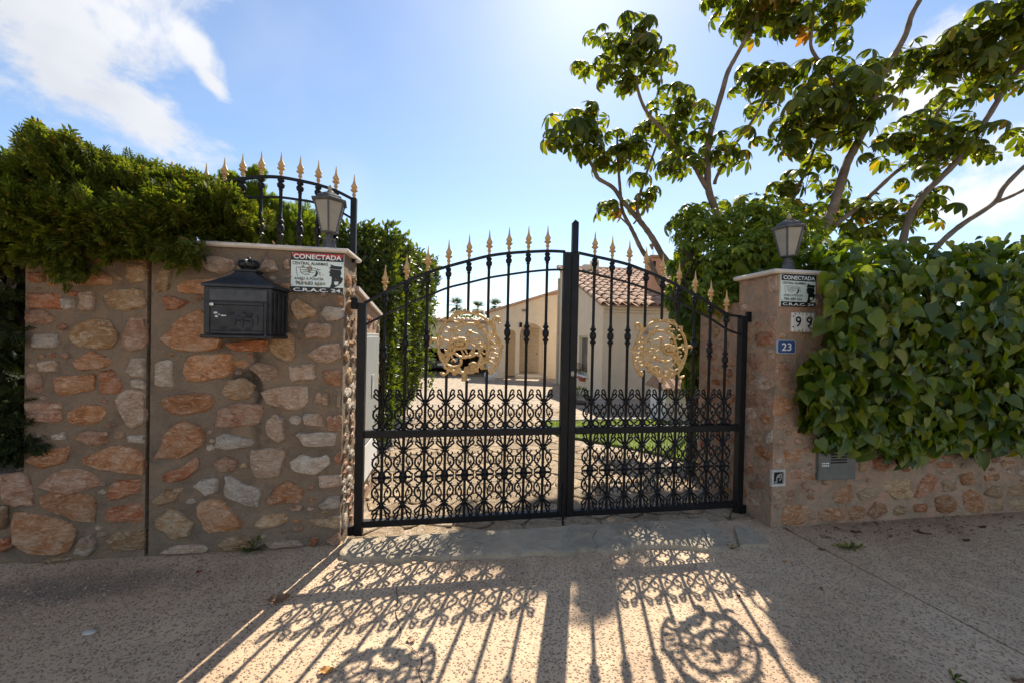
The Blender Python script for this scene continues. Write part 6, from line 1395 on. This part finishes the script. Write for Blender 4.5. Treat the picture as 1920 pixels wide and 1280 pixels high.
def barbecue():
    T = Thing('barbecue_hut', 'little white barbecue hut with a tiled roof beside the lawn', 'hut', (3.0, 6.4, -.2), 'W'); x0, x1, y0, y1 = 2.66, 3.7, 6.4, 7.1
    mb = MB(); mb.box((x0, y0, -.3), (x1, y1, .48)); T.part('wall', mb, WHITE)
    mb = MB(); mb.add([(x0-.08,y0-.1,.46),(x1+.08,y0-.1,.46),(x1+.08,y1+.1,.46),(x0-.08,y1+.1,.46),(x0-.08,(y0+y1)/2,.70),(x1+.08,(y0+y1)/2,.70)], [(0,1,5,4),(2,3,4,5),(0,4,3),(1,2,5),(3,2,1,0)]); r = T.part('roof', mb, TERRA)
    for k in range(8): mb = MB(); xx = x0-.02+k*.15; mb.tube([(xx, y0-.14, .47), (xx, (y0+y1)/2, .735)], [.07, .06], 6); T.part('roof_tile', mb, TERRA, r)
barbecue()
# pots on the window ledge
for px, py, Yd, lab, c in [(1093, 706, 10.45, 'terracotta flower bowl with pink blooms under the house window', (.40,.14,.08))]:
    p = at(px, py, Yd); T = Thing('flower_pot', lab, 'flower pot', p[:], 'W'); mb = MB(); mb.lathe([(-.12,.09),(-.02,.16),(.0,.17),(.01,.14)], p[:], 10); T.part('pot', mb, simple('pot_clay', c, .8))
    q, nn = blob((p.x, p.y, p.z+.10), (.20, .15, .14), 90); joined(T, [(LAUREL, q, orient(nn+gZ*.4, nn+rand_dirs(90)*.5, rng.uniform(.05, .09, 90)))], leaf_mat('bloom_leaf', (.05,.08,.02), (.10,.13,.03), (.34,.10,.12), .3), 'plant')
p = at(1087, 760, 8.6); T = Thing('flower_pot', 'dark green potted plant standing at the house corner', 'flower pot', (p.x, p.y, -.3), 'W'); mb = MB(); mb.lathe([(0,.10),(.16,.15),(.18,.13)], (p.x, p.y, -.3), 10); T.part('pot', mb, simple('pot_dark', (.10,.07,.05), .8)); q, nn = blob((p.x, p.y, .02), (.18, .15, .16), 120); joined(T, [(LAUREL, q, orient(nn+gZ*.5, nn+rand_dirs(120)*.5, rng.uniform(.06, .10, 120)))], LAURM, 'plant')

# ------------------------------------------------------------------ far palms and trees
PALMM = leaf_mat('palm_frond', (.03,.045,.012), (.05,.07,.02), (.09,.11,.035), .25)
def palm(px, py, Y, r_, lab):
    c = at(px, py, Y); T = Thing('palm_tree', lab, 'palm', (c.x, Y, -1), 'W', 'palms beyond the house'); mb = MB(); mb.tube([(c.x, Y, -1), (c.x+.1, Y, c.z*.5), (c.x, Y, c.z)], [.35, .28, .22], 8); T.part('trunk', mb, BARK); mb = MB()
    for k in range(80):
        az = random.random()*6.28; el = random.uniform(-.9, 1.3); L = r_*random.uniform(.8, 1.1); o = Vector((math.cos(az)*math.cos(el), math.sin(az)*math.cos(el), math.sin(el))); sd = o.cross(Vector((0,0,1))).normalized(); P = [c+o*L*t+Vector((0,0,-1))*L*.35*t*t for t in (.1, .5, .8, 1.0)]
        for j in range(-4, 5):
            tip = P[2]+(o*.35+sd*j*.11+Vector((0,0,-.05*abs(j))))*L; b0 = P[0].lerp(P[1], .8); mb.add([b0+sd*.05*L*j*.5, tip, b0+sd*.05*L*(j+1.3)*.5], [(0,1,2)])
        mb.add([P[0]-sd*.03, P[1]-sd*.03, P[1]+sd*.03, P[0]+sd*.03], [(0,1,2,3)])
    T.part('crown', mb, PALMM)
palm(856, 572, 95, 2.9, 'leftmost far palm showing above the carport'); palm(896, 579, 100, 3.2, 'round-crowned palm, middle of the three far palms'); palm(929, 574, 95, 2.8, 'far palm right next to the porch roof')
def far_trees():
    for i, (x, y, r_, Y, lab) in enumerate([(870, 604, 26, 60, 'low dark bush on the skyline above the carport roof'), (820, 612, 18, 55, 'small grey-green tree at the edge of the laurel hedge skyline')]):
        c = at(x, y, Y); rr = r_*Y/FPX*.6; T = Thing('far_tree', lab, 'tree', (c.x, Y, -1), 'W'); q, nn = blob(c[:], (rr*1.6, rr, rr*.6), 500); joined(T, [(LAUREL, q, orient(nn+rand_dirs(500)*.5, nn+rand_dirs(500)*.5, rng.uniform(.3, .6, 500)))], LAURM, 'crown'); mb = MB(); mb.tube([(c.x, Y, -1.2), (c.x, Y, c.z)], .2, 6); T.part('trunk', mb, BARK)
far_trees()
def neighbour_trees():
    # garden trees outside the frame on either side continue the planting (left and right of the property)
    pass

# ------------------------------------------------------------------ small things on the ground
def dry_leaf(px, py, L, w, rot, col, lab, curl=.4, ref=None):
    p = gnd(px, py, .012); nm = 'dry_leaf'
    mname = 'dry_leaf_%s' % col; cc = {'brown': (.20,.11,.06), 'orange': (.50,.24,.06), 'tan': (.38,.26,.15), 'red': (.25,.03,.03), 'dark': (.09,.045,.03), 'green': (.10,.12,.03)}[col]
    mt = bpy.data.materials.get(mname) or simple(mname, cc, .75, 0, .3, 60, .3, 120); mb = MB(); c, s = math.cos(R(rot)), math.sin(R(rot)); nu, nv = 8, 4
    def f(u, v):
        t = u*2-1; ww = w*(1-t*t)**.6*(1+.12*math.sin(u*17+v*3)); y = (v-.5)*ww; x = t*L/2; z = .004+curl*(abs(v-.5)*2)**2*ww*.5+curl*t*t*L*.22+.004*math.sin(u*9+v*5)
        return (p.x+x*c-y*s, p.y+x*s+y*c, z)
    mb.grid(f, nu, nv); mb.v = [(a, b, max(z, .002)) for a, b, z in mb.v]; o = single(nm, mb, mt, lab, 'leaf', group='dry leaves on the pavement', org=(p.x, p.y, 0), smooth=True); return o
for a in [(522,1123,.10,.05,20,'brown','large curled brown leaf at the edge of the left shade',.8),(612,1254,.055,.030,10,'orange','orange leaf lying in the sun near the left gate shadow',.5),(770,1196,.040,.022,-20,'tan','tan leaf beside the crack in the pavement',.4),(373,1068,.026,.016,30,'red','tiny dark red leaf below the left pier',.4),
          (1542,1027,.045,.020,-10,'brown','brown leaf next to the start of the pavement joint',.4),(1730,996,.09,.028,-35,'dark','long dark leaf near the ivy wall foot',.3),(1812,1010,.06,.025,10,'dark','dark leaf out on the shaded pavement at the right',.4),(1605,995,.065,.026,-15,'dark','dark curled leaf under the vent cover',.5),(1540,1100,.026,.016,60,'brown','small brown leaf left of the pavement joint',.4),
          (1472,1049,.025,.018,0,'orange','small orange leaf near the broken ramp corner',.4),(1842,985,.07,.03,15,'dark','dark leaf at the far right wall foot',.3),(1385,1113,.020,.014,20,'red','tiny crimson petal in the sunlit bars of shade',.4),(1910,1271,.06,.02,0,'brown','brown twiggy leaf in the bottom right corner',.3),(1670,1002,.05,.02,40,'brown','brown leaf between two dark leaves by the wall foot',.3),(1560,1005,.04,.02,-30,'tan','pale tan leaf at the foot of the right pillar',.3)]: dry_leaf(*a)
p = gnd(168, 1187, 0); mb = MB(); m2 = MB(); m2.lathe([(-.3,.6),(0,1),(.35,.75),(.5,.2)], (0,0,0), 9); mb.add([(p.x+v[0]*.030, p.y+v[1]*.018, .006+v[2]*.018) for v in m2.v], m2.f); single('pebble', mb, simple('pale_pebble', (.46,.41,.35), .8), 'single white pebble on the shaded pavement at the left', 'pebble', org=(p.x, p.y, 0), smooth=True)
def weed(px, py, n, L, lab, tmpl, mat, spread):
    p = gnd(px, py, 0); T = Thing('weed', lab, 'weed', (p.x, p.y, 0), 'W'); dirs = unit(rand_dirs(n)*np.array([1, .8, .5])+np.array([0, -.2, .6])); P = np.array([p.x, p.y, .005])+dirs*rng.uniform(.1, 1, n)[:, None]*spread
    joined(T, [(tmpl, P, orient(unit(dirs+rand_dirs(n)*.4), unit(gZ+rand_dirs(n)*.5), rng.uniform(.6, 1, n)*L))], mat, 'leaves'); mb = MB()
    for i in range(0, n, 3): mb.tube([(p.x, p.y, .0), tuple(P[i])], .0015, 4)
    T.part('stems', mb, WOODD)
weed(474, 1032, 46, .045, 'small leafy weed at the foot of the left pier', LAUREL, IVYM, np.array([.10, .05, .06])); weed(1590, 1026, 60, .030, 'mossy weed strip at the head of the pavement joint', LAUREL, CREM, np.array([.11, .05, .015])); weed(1788, 1274, 14, .028, 'little green tuft at the bottom right of the pavement', LAUREL, IVYM, np.array([.02, .02, .03]))
weed(1372, 1028, 30, .03, 'dry brown tuft in the crack of the ramp', LAUREL, bpy.data.materials['dry_leaf_tan'], np.array([.05, .02, .02]))
def litter():
    n = 160; s = rng.uniform(-1.0, -.3, n); P = GV(s, rng.uniform(-.10, .1, n), np.full(n, 1.826)); single('leaf_litter', scatter_mesh('leaf_litter', *LAUREL, P, orient(rand_dirs(n)*np.array([1,1,.25]), gZ+rand_dirs(n)*.4, rng.uniform(.02, .045, n)), bpy.data.materials['dry_leaf_tan']), None, 'dry leaf litter along the top of the left coping', kind='stuff')
    n = 260; s = rng.uniform(2.95, 5.0, n); P = GV(s, RD-rng.random(n)**1.6*.25-.01, np.full(n, .008)); single('leaf_litter', scatter_mesh('leaf_litter', *LAUREL, P, orient(rand_dirs(n)*np.array([1,1,.15]), gZ+rand_dirs(n)*.35, rng.uniform(.010, .03, n)), bpy.data.materials['dry_leaf_dark']), None, 'crumbled dark leaf litter along the foot of the right wall', kind='stuff')
litter()
